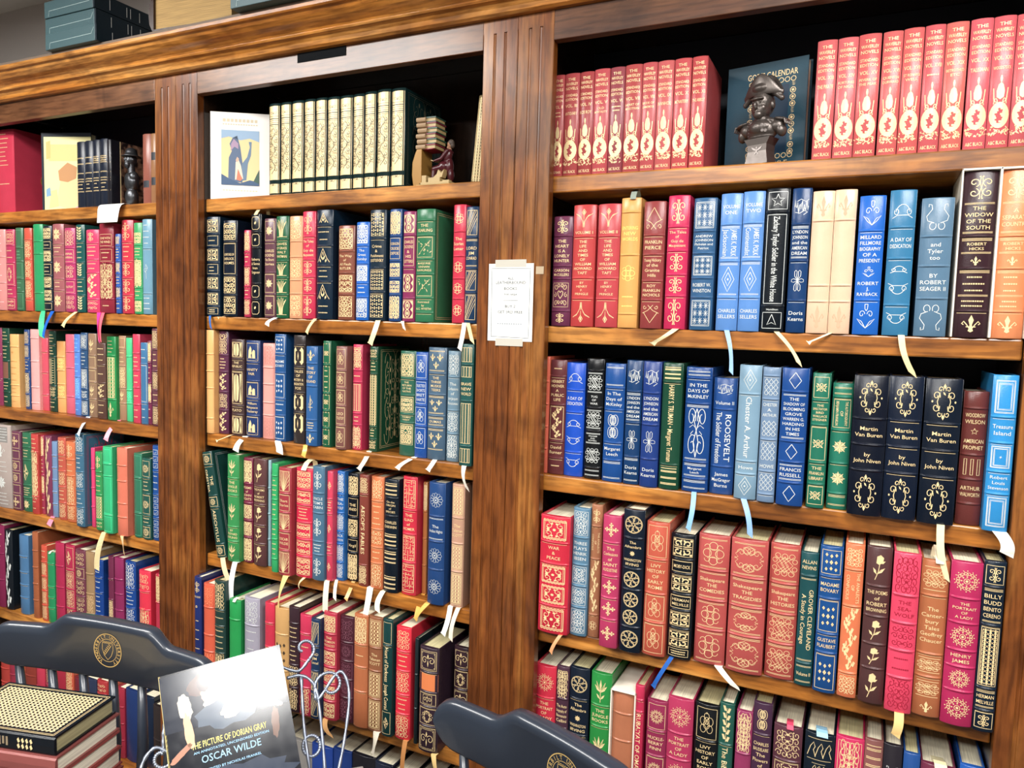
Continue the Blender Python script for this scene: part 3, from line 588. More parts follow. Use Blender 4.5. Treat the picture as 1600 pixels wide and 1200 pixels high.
BAYN = {'A': 'left', 'B': 'middle', 'C': 'right'}
LVN = {1: 'top', 2: 'second', 3: 'third', 4: 'fourth', 5: 'fifth'}
ORD = ['first', 'second', 'third', 'fourth', 'fifth', 'sixth', 'seventh', 'eighth', 'ninth', 'tenth', 'eleventh', 'twelfth', 'thirteenth', 'fourteenth', 'fifteenth', 'sixteenth', 'seventeenth', 'eighteenth', 'nineteenth', 'twentieth']
ZSH = {1: .318, 2: .001, 3: -.323, 4: -.664, 5: -1.016}
DEFS = {}
BOOKS = """
C1|~-625.4|~23.3|~45.0|~214.6|~0|~b74648|~g|~faded red novel with gilt lion medallion|~t:THE|WAVERLEY|NOVELS*2.6;t:STANDARD|EDITION*1.6;t:VOL. II*1;x2*1.4;medal*8;t:A&C BLACK*.9
C1|~-596.5|~32.8|~45.0|~214.9|~0|~bb4a4c|~g|~faded red novel with gilt lion medallion|~t:THE|WAVERLEY|NOVELS*2.6;t:STANDARD|EDITION*1.6;t:VOL. III*1;t:ANTIQUARY*1.4;medal*8;t:A&C BLACK*.9
C1|~-563.5|~31.0|~45.0|~214.5|~0|~b24446|~g|~faded red novel with gilt lion medallion|~t:THE|WAVERLEY|NOVELS*2.6;t:STANDARD|EDITION*1.6;t:VOL. IV*1;t:ROB ROY*1.4;medal*8;t:A&C BLACK*.9
C1|~-530.3|~33.3|~45.0|~216.3|~0|~cb5258|~g|~faded red novel with gilt lion medallion|~t:THE|WAVERLEY|NOVELS*2.6;t:STANDARD|EDITION*1.6;t:VOL. V*1;t:OLD|MORTALITY*1.4;medal*8;t:A&C BLACK*.9
C1|~-496.8|~30.5|~45.0|~215.9|~0|~a24a54|~g|~purplish red novel with gilt lion medallion|~t:THE|WAVERLEY|NOVELS*2.6;t:STANDARD|EDITION*1.6;t:VOL. VI*1;x2*1.4;medal*8;t:A&C BLACK*.9
C1|~-462.8|~35.1|~45.0|~216.9|~0|~bf4e4e|~g|~faded red novel with gilt lion medallion|~t:THE|WAVERLEY|NOVELS*2.6;t:STANDARD|EDITION*1.6;t:VOL. VII*1;t:HEART OF|MIDLOTHIAN*1.4;medal*8;t:A&C BLACK*.9
C1|~-429.2|~29.6|~45.0|~216.8|~0|~cb565a|~g|~faded red novel with gilt lion medallion|~t:THE|WAVERLEY|NOVELS*2.6;t:STANDARD|EDITION*1.6;t:VOL. VIII*1;t:BRIDE OF|LAMMERMOOR*1.4;medal*8;t:A&C BLACK*.9
C1|~-396.8|~32.5|~45.0|~216.3|~0|~d46262|~g|~faded red novel with gilt lion medallion|~t:THE|WAVERLEY|NOVELS*2.6;t:STANDARD|EDITION*1.6;t:VOL. IX*1;t:IVANHOE*1.4;medal*8;t:A&C BLACK*.9
C1|~-362.5|~32.8|~45.0|~216.5|~0|~d05256|~g|~faded red novel with gilt lion medallion|~t:THE|WAVERLEY|NOVELS*2.6;t:STANDARD|EDITION*1.6;t:VOL. X*1;t:MONASTERY*1.4;medal*8;t:A&C BLACK*.9
C1|~-329.1|~29.7|~45.0|~216.2|~0|~cb4e50|~g|~faded red novel beside the teal book, gilt medallion|~t:THE|WAVERLEY|NOVELS*2.6;t:STANDARD|EDITION*1.6;t:VOL. XI*1;t:THE ABBOT*1.4;medal*8;t:A&C BLACK*.9
C1|~-99.4|~33.3|~45.0|~215.5|~0|~d86264|~g|~pinkish red novel beside the teal book, gilt medallion|~t:THE|WAVERLEY|NOVELS*2.6;t:STANDARD|EDITION*1.6;t:VOL. XIII*1;t:THE PIRATE*1.4;medal*8;t:A&C BLACK*.9
C1|~-64.5|~33.0|~45.0|~215.5|~0|~da666a|~g|~pinkish red novel with gilt lion medallion|~t:THE|WAVERLEY|NOVELS*2.6;t:STANDARD|EDITION*1.6;t:VOL. XIV*1;t:FORTUNES|OF NIGEL*1.4;medal*8;t:A&C BLACK*.9
C1|~-28.9|~35.7|~45.0|~217.0|~0|~d65c5c|~g|~pinkish red novel with gilt lion medallion|~t:THE|WAVERLEY|NOVELS*2.6;t:STANDARD|EDITION*1.6;t:VOL. XV*1;t:PEVERIL OF|THE PEAK*1.4;medal*8;t:A&C BLACK*.9
C1|~7.5|~31.1|~45.0|~216.3|~0|~d86260|~g|~pinkish red novel with gilt lion medallion|~t:THE|WAVERLEY|NOVELS*2.6;t:STANDARD|EDITION*1.6;t:VOL. XVI*1;t:QUENTIN|DURWARD*1.4;medal*8;t:A&C BLACK*.9
C1|~40.0|~31.3|~45.0|~217.4|~0|~da605e|~g|~pinkish red novel with gilt lion medallion|~t:THE|WAVERLEY|NOVELS*2.6;t:STANDARD|EDITION*1.6;t:VOL. XVII*1;t:ST RONAN'S|WELL*1.4;medal*8;t:A&C BLACK*.9
C1|~72.5|~30.6|~45.0|~218.0|~0|~d45a60|~g|~pinkish red novel with gilt lion medallion|~t:THE|WAVERLEY|NOVELS*2.6;t:STANDARD|EDITION*1.6;t:VOL. XVIII*1;x1*1.4;medal*8;t:A&C BLACK*.9
C1|~105.5|~33.1|~45.0|~217.9|~0|~da6a60|~g|~pinkish red novel with gilt lion medallion|~t:THE|WAVERLEY|NOVELS*2.6;t:STANDARD|EDITION*1.6;t:VOL. XIX*1;t:BETROTHED|ETC*1.4;medal*8;t:A&C BLACK*.9
C1|~141.0|~32.3|~45.0|~218.3|~0|~da5e68|~g|~pinkish red novel with gilt lion medallion|~t:THE|WAVERLEY|NOVELS*2.6;t:STANDARD|EDITION*1.6;t:VOL. XX*1;t:TALISMAN*1.4;medal*8;t:A&C BLACK*.9
C1|~173.8|~31.4|~45.0|~218.0|~0|~d85a62|~g|~pinkish red novel with gilt lion medallion|~t:THE|WAVERLEY|NOVELS*2.6;t:STANDARD|EDITION*1.6;t:VOL. XXI*1;t:WOODSTOCK*1.4;medal*8;t:A&C BLACK*.9
C1|~205.4|~29.4|~45.0|~217.1|~0|~d45c62|~g|~pinkish red novel at the right end, gilt medallion|~t:THE|WAVERLEY|NOVELS*2.6;t:STANDARD|EDITION*1.6;t:VOL. XXII*1;x2*1.4;medal*8;t:A&C BLACK*.9
A1|~-2594.5|~123.3|~45.0|~269.2|~0|~d0304e|~g|~thick bright red book with round gilt cover seal|~x8*6;blankd*2;x1;e*4
A1|~-2197.6|~35.7|~45.0|~200.2|~0|~1c2434|~g|~slim black volume with gilt lines|~e;=e*.6;e*.5;=e*.6;=x2*.9;e
A1|~-2159.9|~35.7|~45.0|~200.3|~0|~1c2434|~g|~slim black volume with gilt lines|~e;=e*.6;e*.5;=e*.6;=x2*.9;e
A1|~-2125.3|~29.5|~45.0|~200.6|~0|~1c2434|~g|~slim black volume with heavy gilt label|~e;=fil*.6;e*.5;=e*.6;=x2*.9;e
A1|~-2091.7|~33.8|~45.0|~201.0|~0|~1c2434|~g|~slim black volume nearest the marbled cover|~e;=fil*.6;e*.5;=e*.6;=x2*.9;e
A1|~-2065.2|~16.3|~45.0|~196.8|~0|~1c1c24|~g|~dark volume with brown marbled side cover|~e;=e*.6;e*.5;=e*.6;=e*.9;e
A1|~-1905.5|~32.8|~45.0|~199.2|~0|~9c5a4a|~g|~mottled pinkish calf volume with dark label|~e*6;D:e*1;e*2
A1|~-1874.9|~23.3|~45.0|~198.1|~0|~a07048|~g|~mottled tan calf volume with two dark labels|~e*2;D:e*1;e*2;D:e*1;e*2
A2|~-2577.5|~52.8|~22.0|~262.5|~0|~e08c88|~d|~salmon pink leather book|~x3/x2/x2
A2|~-2524.1|~46.2|~22.0|~260.9|~0|~b82c58|~g|~slim magenta book with gilt oval|~[fil/x2*1.2/[ovalw*1.6/x2*.8/[fil*.8
A2|~-2475.3|~38.3|~22.0|~264.4|~0|~3c6c4c|~d|~grey-green book with gilt frames|~[e*1.4/x3/[e*1.3/x2/[e*1.3
A2|~-2430.5|~38.2|~22.0|~262.4|~0|~d0503c|~g|~red-orange book with gilt foliage panels|~e*.6/fil*1.2/fil*1.2/fil*1.2/e*.6
A2|~-2381.3|~47.6|~22.0|~272.9|~0|~18985c|~g|~bright emerald green book with wide plain panels|~e*1.1/e*.9/e*2.8/e*1.2
A2|~-2332.3|~43.1|~22.0|~266.5|~0|~16202c|~g|~black book with stacked gilt ornaments|~blk/[x1*.7/blk/[x2/blk/blk/[e*.6
A2|~-2281.4|~53.5|~22.0|~270.3|~0|~a05a5e|~g|~dusty rose book with gold diamonds|~star8*1.1/x2*.7/star8*1.4/x2*.7/star8*1.2
A2|~-2225.2|~48.9|~22.0|~256.3|~0|~b83068|~g|~magenta book with gilt scroll blocks|~fil*1.2/[t:ANNA|KARENINA/fil*1.1/[t:TOLSTOY*.9/fil*1.1
A2|~-2174.1|~39.6|~22.0|~264.7|~0|~145450|~g|~dark green book with leafy gilt spine|~leafs/x3*1.3/leafs/x3*1.1/leafs
A2|~-2119.8|~57.5|~22.0|~248.2|~0|~d83464|~g|~hot pink book with gilt branches|~scroll*.8/x3*1.1/x2*.9/vine*1.8/fil*.8
A2|~-2056.4|~63.6|~22.0|~264.6|~0|~8c2034|~g|~burgundy book with broad cream lattice panel|~arch*.6;[t:GONE WITH|THE WIND*1.0/[x2*1.1/blk*2.6/x1*.9
A2|~-2001.2|~21.0|~22.0|~232.2|~0|~2858a8|~g|~narrow blue book with gilt tooling|~fil*.8/x4*1.2/fil/x3/fil/x2
A2|~-1964.5|~48.7|~22.0|~271.4|~0|~cc2840|~g|~crimson book with gilt double scrolls|~scroll*1.2/x3*1.1/scroll/scroll/scroll
A2|~-1917.1|~33.6|~22.0|~261.8|~0|~30a060|~g|~light green book with pale gilt panels|~e*.5;blk*.9/x3*.9/blk*2/x2*.8/blk*.9
A2|~-1879.0|~39.2|~22.0|~270.5|~0|~6c9cb4|~s|~pale slate blue book with tall silver flower|~x4*1.7/lily*2.8/x3*1.2
A3|~-2657.5|~44.9|~51.6|~265.3|~0|~903458|~g|~plum pink book|~e/e/e
A3|~-2610.3|~39.5|~50.7|~264.8|~0|~1c4838|~g|~dark green book with brown middle panel|~x3/x4*1.4/B:e*1.4/x3/x2
A3|~-2563.9|~48.0|~49.8|~245.4|~0|~f0b468|~d|~pale orange leather book|~e*1/v:e;x4*2.6/x2/x1
A3|~-2493.1|~26.8|~50.6|~262.9|~0|~284880|~g|~navy book with close gilt tooling|~fil/fil/x3/fil*1.6/fil
A3|~-2452.0|~43.2|~48.1|~265.1|~0|~eca8a4|~g|~pale pink plain leather book|~e*.5/e*1.6/e*1.8/e*1.1/e*.4
A3|~-2413.7|~31.8|~58.7|~237.2|~0|~d84c60|~g|~rose red plain leather book|~e*.8/e*1.4/e*1.5/e
A3|~-2372.7|~36.3|~57.0|~262.0|~0|~1c4034|~g|~very dark green book with gilt comb border|~x3/x3/comb*2.4/fil/x2
A3|~-2329.7|~40.5|~56.3|~230.1|~0|~eca85c|~d|~light orange book with faint panels|~e/fil/e/fil/e
A3|~-2285.9|~42.5|~56.8|~254.0|~0|~dc6078|~d|~rose pink plain leather book|~e/e/e*1.8/e
A3|~-2234.0|~27.4|~47.4|~255.6|~0|~5488d8|~d|~cornflower blue slim book|~x3/x3*1.6/fil*1.4/x2
A3|~-2196.5|~32.0|~44.2|~261.6|~0|~2c5078|~s|~steel navy book with silver framed panels|~[fil/x4*1.2/[fil*1.4/fil*.7/[fil
A3|~-2156.8|~38.0|~43.3|~260.2|~0|~94745a|~g|~grey-brown book with thistle ornaments|~tulip*1.2/[e*.8/[e*.8/tulip/tulip
A3|~-2105.6|~38.6|~36.3|~232.7|~0|~5c4038|~g|~dark brown book with bright banding|~x3*1.1/x1/vine*.9/x2
A3|~-2063.8|~39.8|~39.1|~254.0|~0|~14904c|~g|~green book with gold lattice panel|~x4*1.1/lat*2.8/fleur*1.2
A3|~-2027.9|~30.4|~50.5|~257.3|~0|~a88060|~g|~tan brown book with small gold figures|~[e*.7/x3*1.1/fil*1.4/tulip/e
A3|~-1993.6|~25.0|~48.0|~252.2|~0|~3cc884|~d|~mint green slim book|~e/e*2/fil*.8/e
A3|~-1949.7|~30.5|~38.1|~264.4|~0|~d43858|~g|~crimson pink book with foil labels|~e/x3/x2/x1/x2
A3|~-1914.8|~28.7|~36.8|~241.1|~0|~3c74a0|~s|~steel blue book with framed long panel|~x2/[e*2/x2
A3|~-1892.0|~15.2|~39.5|~247.4|~0|~7c2c50|~g|~narrow plum book|~fil/x3/fil/x2
A3|~-1856.9|~29.3|~30.0|~283.7|~0|~6c3c48|~g|~plum brown book with key pattern edges|~[fil/x3*1.1/[fil/x2*.8/[fil
A4|~-2606.9|~94.8|~28.5|~281.9|~0|~b4a49c|~s|~shrink-wrapped pale grey boxed volume|~W:x5;fleur;x3;star8;x4
A4|~-2535.1|~47.2|~31.3|~265.2|~0|~6c3850|~g|~plum book with gilt cross star panels|~[cross*1.1/[e*.7/[rosette*.8/[rosette*.8/[e*.7/[cross
A4|~-2487.8|~45.9|~37.0|~264.3|~0|~2c6c4c|~g|~forest green book with long diamond panel|~x2/x3/diamondl*2/x4/star8
A4|~-2436.2|~35.9|~32.0|~264.7|~0|~c03c38|~g|~brick red book with gilt foliage|~x3/fil*2.8/x2
A4|~-2409.5|~15.9|~43.6|~261.5|~0|~a83450|~g|~narrow burgundy book|~fil/x4/fil/x2
A4|~-2373.9|~32.2|~37.7|~263.2|~0|~803858|~g|~purple book with gilt running up the spine|~vine*5
A4|~-2344.2|~25.5|~40.0|~247.9|~0|~7090b8|~g|~slate blue book with many plain bands|~e/e/e/e/e/e
A4|~-2297.2|~37.8|~32.0|~266.1|~0|~c05440|~g|~rust red book with gilt scrolls|~fil/x2/fil/x3/fil
A4|~-2252.4|~42.8|~30.3|~257.2|~0|~d87040|~g|~orange book with gilt flourishes|~scroll/x2/fil*1.8/fil
A4|~-2179.2|~40.1|~11.4|~289.9|~0|~3c6c88|~s|~tall steel blue book with silver scrollwork|~fil/x3/fil/x3/fil
A4|~-2138.8|~15.8|~29.3|~249.2|~0|~e83870|~g|~very narrow hot pink book|~e/e/e/e
A4|~-2094.2|~31.6|~15.6|~242.7|~0|~2c9450|~g|~leaf green book with gilt lattice|~scroll/x4*1.3/lat*1.4/fil*.5
A4|~-2043.7|~40.9|~6.7|~264.8|~0|~22b878|~d|~bright jade green book with wide plain panels|~[e*.9/e*.7/[e*2.3/[e
A4|~-1984.5|~44.2|~10.5|~266.3|~0|~e07458|~d|~coral orange plain leather book|~e*.9/e*.9/e*1.3/e*.8/e
A4|~-1931.0|~34.7|~24.1|~254.1|~0|~2c7458|~d|~mid green book with faint frames|~[e*1.3/[e*2/[e*1.3
A4|~-1892.2|~35.3|~22.8|~242.8|~0|~20544c|~g|~dark teal book with white medallions|~[rosette/x3*.9/[rosette*1.2/x2*.6/[rosette*.7
A4|~-1859.2|~29.1|~30.0|~283.2|~0|~1c5098|~s|~blue book with stacked silver square keys|~key*1.2/x3*1.2/key*1.2/key*1.1
A5|~-2636.6|~46.3|~30.0|~285.1|~0|~84204c|~g|~dark crimson book at the left edge|~x2/e/e
A5|~-2587.9|~40.9|~30.0|~276.1|~0|~141c24|~s|~black book with tarnished floral spine|~vine*5
A5|~-2505.5|~48.2|~30.0|~269.5|~0|~4878a4|~g|~slate blue plain leather book|~e*1.2/e/e*.8/e*.8/e
A5|~-2440.1|~29.3|~30.0|~289.9|~0|~a85c34|~g|~brown book with gilt writing on its cover|~e/e/e/e/e
A5|~-2394.1|~28.4|~30.0|~252.7|~0|~cc4c34|~g|~red-orange book with many bands|~x2/fil/fil/fil/fil
A5|~-2360.2|~36.6|~30.0|~235.6|~0|~189058|~g|~short emerald green book|~e*.7/e*1.7/e*.8/e*.8/e
A5|~-2315.9|~43.4|~30.0|~273.6|~0|~b0204c|~d|~crimson book taller than its neighbours|~e*1.2/e*1.2/e*1.1/e
A5|~-2263.7|~44.7|~30.0|~274.3|~0|~b02048|~g|~crimson book with diamond ornament|~[diamondl*1.2/[fil/[fil/fil
A5|~-2213.7|~48.0|~30.0|~266.7|~0|~703848|~g|~plum brown book with gilt squares|~fil*.9/[rosette*.7/fil/fil/fil
A5|~-2165.8|~40.1|~30.0|~267.7|~0|~a08058|~d|~tan olive book with white bands|~e/e/fil/e
A5|~-2123.7|~40.5|~30.0|~249.0|~0|~10408c|~s|~royal blue book with a ribbon falling across it|~x2/x2/x4*1.5/fil*1.4
A5|~-2064.3|~24.1|~30.0|~270.3|~0|~702848|~g|~narrow maroon book|~e/e/fil/e
A5|~-2030.0|~40.9|~30.0|~271.1|~0|~8c2458|~g|~purple magenta book|~e*1.2/e*.9/e/e/e
A5|~-1978.7|~45.2|~30.0|~268.3|~0|~104490|~s|~deep blue book with silver flourish|~fil*1.3/x4/fil/e
A5|~-1916.3|~50.1|~30.0|~249.4|~0|~e42444|~g|~bright red book by the pilaster|~fil*.8/e*.8/fil*1.8
A5|~-1853.6|~20.0|~30.0|~251.5|~0|~c02c48|~g|~crimson book tight against the pilaster|~fil/e/e
B1|~-1422.6|~36.2|~45.0|~235.8|~0|~102c2c|~g|~dark green volume covered in cream gilt foliage|~floral
B1|~-1383.8|~33.6|~45.0|~235.3|~0|~102c2c|~g|~dark green volume covered in cream gilt foliage|~floral
B1|~-1345.0|~37.5|~45.0|~235.2|~0|~102c2c|~g|~dark green volume covered in cream gilt foliage|~floral
B1|~-1305.6|~33.7|~45.0|~235.0|~0|~102c2c|~g|~dark green volume covered in cream gilt foliage|~floral
B1|~-1268.8|~33.8|~45.0|~234.5|~0|~102c2c|~g|~dark green volume covered in cream gilt foliage|~floral
B1|~-1230.8|~36.2|~45.0|~232.9|~0|~102c2c|~g|~dark green volume covered in cream gilt foliage|~floral
B1|~-1190.8|~37.9|~45.0|~232.0|~0|~102c2c|~g|~dark green volume covered in cream gilt foliage|~floral
B1|~-1153.0|~32.0|~45.0|~231.7|~0|~102c2c|~g|~dark green volume covered in cream gilt foliage|~floral
B1|~-1118.1|~33.2|~45.0|~233.5|~0|~102c2c|~g|~dark green volume covered in cream gilt foliage|~floral
B1|~-1079.3|~37.6|~45.0|~234.7|~0|~102c2c|~g|~dark green volume covered in cream gilt foliage|~floral
B1|~-1037.7|~39.1|~45.0|~232.9|~0|~102c2c|~g|~dark green volume, last of the cream gilt set|~floral
B2|~-1619.8|~48.3|~22.0|~268.2|~0|~10283c|~g|~black book with cream scroll bands|~scrollC/[x1*.8/scrollC/[x2*.8/scrollC/scrollC/[x2*.5
B2|~-1557.3|~50.7|~22.0|~256.6|~0|~101c2c|~g|~black book with gold filigree blocks|~blk/[t:ADVENTURES OF|SHERLOCK|HOLMES*1.7/blk/blk
B2|~-1492.4|~21.7|~22.0|~228.5|~0|~c02450|~g|~narrow crimson book half hidden by a black one|~fil*1.2/x2*.8/fil*1.2/x2*.7/fil
B2|~-1462.5|~34.6|~22.0|~270.0|~0|~0c141c|~g|~black book with octagon frames on the spine|~oct/oct/t:Fathers|& Sons|Ivan|Turgenev*2.2/oct/oct
B2|~-1414.8|~37.9|~22.0|~256.2|~0|~68404c|~g|~plum brown book with gold snowflake squares|~[star8/t:CHARLES|DICKENS|The Short|Stories*1.4/[star8/[star8
B2|~-1373.6|~41.2|~22.0|~260.7|~0|~18603c|~g|~green book with gilt grass blades|~grass/t:LEAVES|OF GRASS|WALT|WHITMAN/grass*.8/grass*.8/grass
B2|~-1328.5|~41.2|~22.0|~259.0|~0|~e8a070|~d|~peach tan book with faint tooling|~fil*1.2/e*.8/fil*1.2/e*.7/fil*1.2
B2|~-1286.0|~40.7|~22.0|~269.1|~0|~d42850|~g|~crimson book with four-curl gold ornaments|~scroll*1.2/t:The Tales|of|Guy de|Maupassant*1.2/scroll*.9/scroll*.9/scroll*1.2
B2|~-1237.1|~51.0|~22.0|~271.4|~0|~10283c|~g|~thick black book with small gold pyramids|~tri*.7/x2/tri/x2*.8/tri;x2*.8
B2|~-1169.0|~48.7|~22.0|~230.5|~0|~8c4c38|~g|~brown book with gold lattice blocks|~blk*1.1/t:The Way|of|All Flesh|BUTLER/blk/blk*1.1
B2|~-1119.0|~37.0|~22.0|~237.3|~0|~1068cc|~s|~bright blue book with silver star blocks|~blk*1.1/t:The|Great|Gatsby*.9/blk/x2*.7/blk*1.1
B2|~-1075.3|~46.2|~22.0|~264.9|~0|~182c3c|~g|~dark navy book with basket-weave gold squares|~weave*1.1/t:Crime|&|Punishment|DOSTOEVSKY*1.2/weave/weave*1.1
B2|~-1023.3|~33.3|~22.0|~264.2|~0|~1c4884|~g|~blue book with rose-window blocks|~blk*1.1/[t:ROBINSON|CRUSOE|DEFOE*1.1/blk*.8/blk*.7/blk*1.1
B2|~-984.2|~33.6|~22.0|~257.2|~0|~902c5c|~g|~magenta book with cream circle panels|~hourg*1/[t:CHARLES|DICKENS|&|HIS|LETTERS*1.5/hourg*1.4/hourg*1
B2|~-941.3|~50.0|~22.0|~260.9|~0|~2c7850|~g|~thick green book with engraved scenes on spine|~e*.5/t:THE|YEARLING*.8/[branch*1.3/t:MARJORIE|KINNAN|RAWLINGS*.8/[branch*1.3/t:Illustrated|by|N.C. WYETH*.8/e*.4
B2|~-849.4|~31.1|~22.0|~266.8|~0|~d42848|~g|~crimson book with ring knots, gap on its left|~ring*1.2/t:The|Scarlet|Letter*1.2/ring*1.1/ring/ring*1.1
B2|~-816.2|~32.7|~22.0|~261.0|~0|~1c3c60|~g|~navy book with diagonal line panels|~zig*1.3/=t:LORD|JIM|CONRAD*1.4/zig*1.1/zig*1.3
B3|~-1630.4|~27.2|~21.9|~286.1|~0|~f4b468|~d|~pale orange book at the left end|~e*1.3/e*1/e/e*1.8/e*.8
B3|~-1597.8|~36.5|~38.0|~284.1|~0|~5c2c48|~g|~plum book with tall gold scrolls|~fil*1.2/x4*.9/vine*1.1/fil/vine*1.2
B3|~-1538.5|~44.9|~30.7|~263.8|~0|~483434|~g|~dark brown book with cream arched panels|~archp/t:THE|REPUBLIC*.6/archp*2/t:PLATO*.5/archp*1.1
B3|~-1490.9|~48.7|~37.7|~262.1|~0|~243c70|~g|~navy book with gold figures in squares|~[figs*1.1/t:VANITY|FAIR/[figs/t:William|Makepeace|Thackeray*.9/[figs*1.1
B3|~-1436.6|~41.1|~40.6|~256.2|~0|~f0a094|~d|~salmon pink book with faint blocks|~fil*1.2/e*.9/e/e*.7/fil*1.2
B3|~-1385.3|~37.2|~29.0|~282.6|~0|~1c5490|~s|~blue book with silver petal dots|~[dots*.9/t:MADAME|BOVARY*.9/[dots*1.3/x2*.8/[dots*1.2
B3|~-1320.7|~37.7|~28.6|~281.6|~0|~38302f|~g|~dark brown book with gold barred ovals|~e*.4/octb*1.1/t:TALES|OF|MYSTERY &|IMAGINATION|POE*1.3/octb/octb*1.1;e*.4
B3|~-1271.1|~36.0|~18.7|~255.0|~0|~28609c|~g|~blue book with slender sword ornament|~fleur*.8/t:THE|STORY|OF|ROLAND*1.2/sword*1.8/x3*.6/fleur*.7
B3|~-1228.4|~24.1|~27.0|~270.4|~0|~186444|~g|~green book with small framed flowers|~[flor1/[x4*1.3/[flor1*.8/[flor1*.8/[flor1*.8
B3|~-1177.9|~32.3|~19.8|~258.5|~0|~885850|~g|~dusty brown book with gold knot panels|~[knot/[knot*.8/[knot*.8/[t:LEO|TOLSTOY*.9/[knot
B3|~-1140.7|~28.3|~37.5|~264.3|~0|~c82c54|~g|~crimson book with gilt scrolls and stripes|~fil*1.2/x1*.6/stripes*1.6/x2*.6/fil*1.2
B3|~-1093.2|~23.4|~39.8|~260.8|~0|~184c34|~g|~green book with ornate gilt side cover|~fil*.6/x3*.8/lat*3/x3*.7/fil*.6
B3|~-994.2|~43.6|~39.3|~254.2|~0|~286450|~g|~green book with leafy gold rectangles|~[blk*1.2/t:THE|RETURN|OF THE|NATIVE*.8/[blk*.9/t:THOMAS|HARDY*.4/[blk*1.1;e*.4
B3|~-951.6|~33.1|~34.5|~253.2|~0|~1c54a8|~s|~blue book with white knotwork frames|~[knot*1.1/[t:SELECTED|SHORTS|BRET|HARTE*1.1/[knot*.9/[knot;t:*.3
B3|~-908.4|~48.2|~32.8|~266.0|~0|~48647c|~g|~thick slate blue book with fleur-de-lis trios|~=fleur3*1/t:THE|THREE|MUSKE|TEERS*.9/=fleur3*.9/=t:DUMAS*.5/=fleur3;e*.3
B3|~-863.9|~32.6|~36.2|~259.5|~0|~6c8ca0|~s|~pale slate book with filigree squares|~fil/t:The|Confessions|of|Jean-Jacques|Rousseau*1.4/fil/fil*1.1
B3|~-812.3|~32.3|~5.5|~278.0|~0|~1c5450|~g|~teal green book with vertical gilt lines|~stripes*.8/stripes*.6;t:BRAVE|NEW|WORLD*1/stripes*2/stripes*.8
B4|~-1565.9|~36.4|~2.1|~295.0|~-11.3|~14403c|~g|~dark teal book leaning left on pilaster|~[rosette*.6/v:THE|ORESTEIA*1.5/[rosette*.6/v:AESCHYLUS*1.8/[rosette*.6
B4|~-1525.9|~41.8|~2.4|~294.1|~0|~30904c|~g|~bright green book with gold tulip plants|~tulip/t:THE|JUNGLE|BOOKS*.8/tulip*1.5/t:BY|RUDYARD|KIPLING*.7/tulip*.9
B4|~-1487.4|~33.7|~19.3|~287.5|~0|~782440|~g|~maroon book with speckled gold blocks|~blk*1.1/t:POEMS|of|JOHN|KEATS*.9/blk*.8/blk*.8/blk*1.1
B4|~-1440.4|~44.7|~13.3|~290.2|~0|~5c3838|~g|~dark brown book with single gold roses|~rose*1.2/t:THE POEMS|of|ROBERT|BROWNING*.9/rose/rose*.9/rose
B4|~-1412.5|~9.4|~23.8|~288.3|~0|~88b0b8|~g|~pale blue sliver of a book|~e/e/e/e
B4|~-1368.8|~20.6|~-4.9|~288.1|~0|~20a860|~g|~narrow emerald green book|~e*.5/x4*1.2/x3/x3/x3/e*.6
B4|~-1330.2|~40.8|~-12.0|~282.7|~0|~a43440|~g|~brick red book with gold ray panels|~rays*1.1/[t:Short|Stories*.9/rays*.9/[t:OSCAR|WILDE*.9/rays*1.1
B4|~-1278.9|~52.7|~1.2|~284.7|~0|~d81c44|~g|~crimson book with five gold tile blocks|~blk*.9/blk*.7/x4*.8/blk*.8/blk*.8/blk*.9
B4|~-1233.0|~37.5|~3.2|~293.9|~0|~48708c|~s|~slate blue book with fine silver scrolls|~scroll*1.1/t:UNCLE|TOM'S|CABIN*.9/scroll*1.3/x3*.6/scroll*1.1
B4|~-1204.4|~18.1|~15.1|~283.2|~0|~d83858|~g|~rose red book with gold spearhead diamonds|~diamondl*1.2/x4*.7/diamondl*1.4/x2*.5/diamondl*1.2
B4|~-1183.0|~23.2|~30.7|~283.1|~0|~1c68b4|~s|~bright blue book with silver tracery|~fil/t:THE|SEA-|WOLF*.9/fil*.9/t:JACK|LONDON*.6/fil*.9/fil*.8
B4|~-1153.2|~34.8|~42.3|~278.5|~0|~10141c|~g|~black book with cream filigree blocks|~blk/[t:THE|ÆNEID/blk*1/[t:Virgil*.7/blk*1.3
B4|~-1108.3|~27.6|~26.6|~283.2|~0|~843c30|~g|~brown book with vertical title|~fil*.8/v:AESOP'S FABLES*3.2/fil*.9
B4|~-1069.3|~37.2|~28.5|~282.5|~0|~d87440|~g|~orange book with gold dancing figures|~fil*1.1/x4*1.4/fil*.9/x2*.8/fil*1.2
B4|~-1024.8|~41.7|~23.7|~282.1|~0|~101c28|~g|~black book with grouped gold stripes|~hs*1/t:On the|ORIGIN|of|SPECIES*1.1/t:CHARLES|DARWIN;hs/hs;e*.6;hs
B4|~-976.5|~40.1|~31.8|~292.5|~0|~d41c3c|~g|~crimson book with gold maze squares|~maze*1.3/t:THE|ILIAD|of|HOMER/maze*1.2/maze*1.3
B4|~-947.2|~11.8|~58.7|~278.6|~0|~c87838|~g|~narrow tan orange book set back|~fil/e/e/e
B4|~-888.1|~44.4|~11.1|~292.0|~0|~1c447c|~s|~blue book with silver petal wheels|~wheel12*1.1/=t:The|Arabian Nights*.9/wheel12*1.0/wheel12*1.2
B4|~-836.3|~33.1|~22.6|~293.0|~0|~c49478|~g|~tan pink book with lattice panels|~[lat*1.1/t:The|Talisman|SCOTT*.9/[lat/[lat*1.2
B5|~-1631.0|~26.0|~-22.0|~297.8|~0|~1c2c68|~g|~navy blue book with title down the spine|~scroll;=e*.2;v:e;x5*3;=e*.2;x2*.8
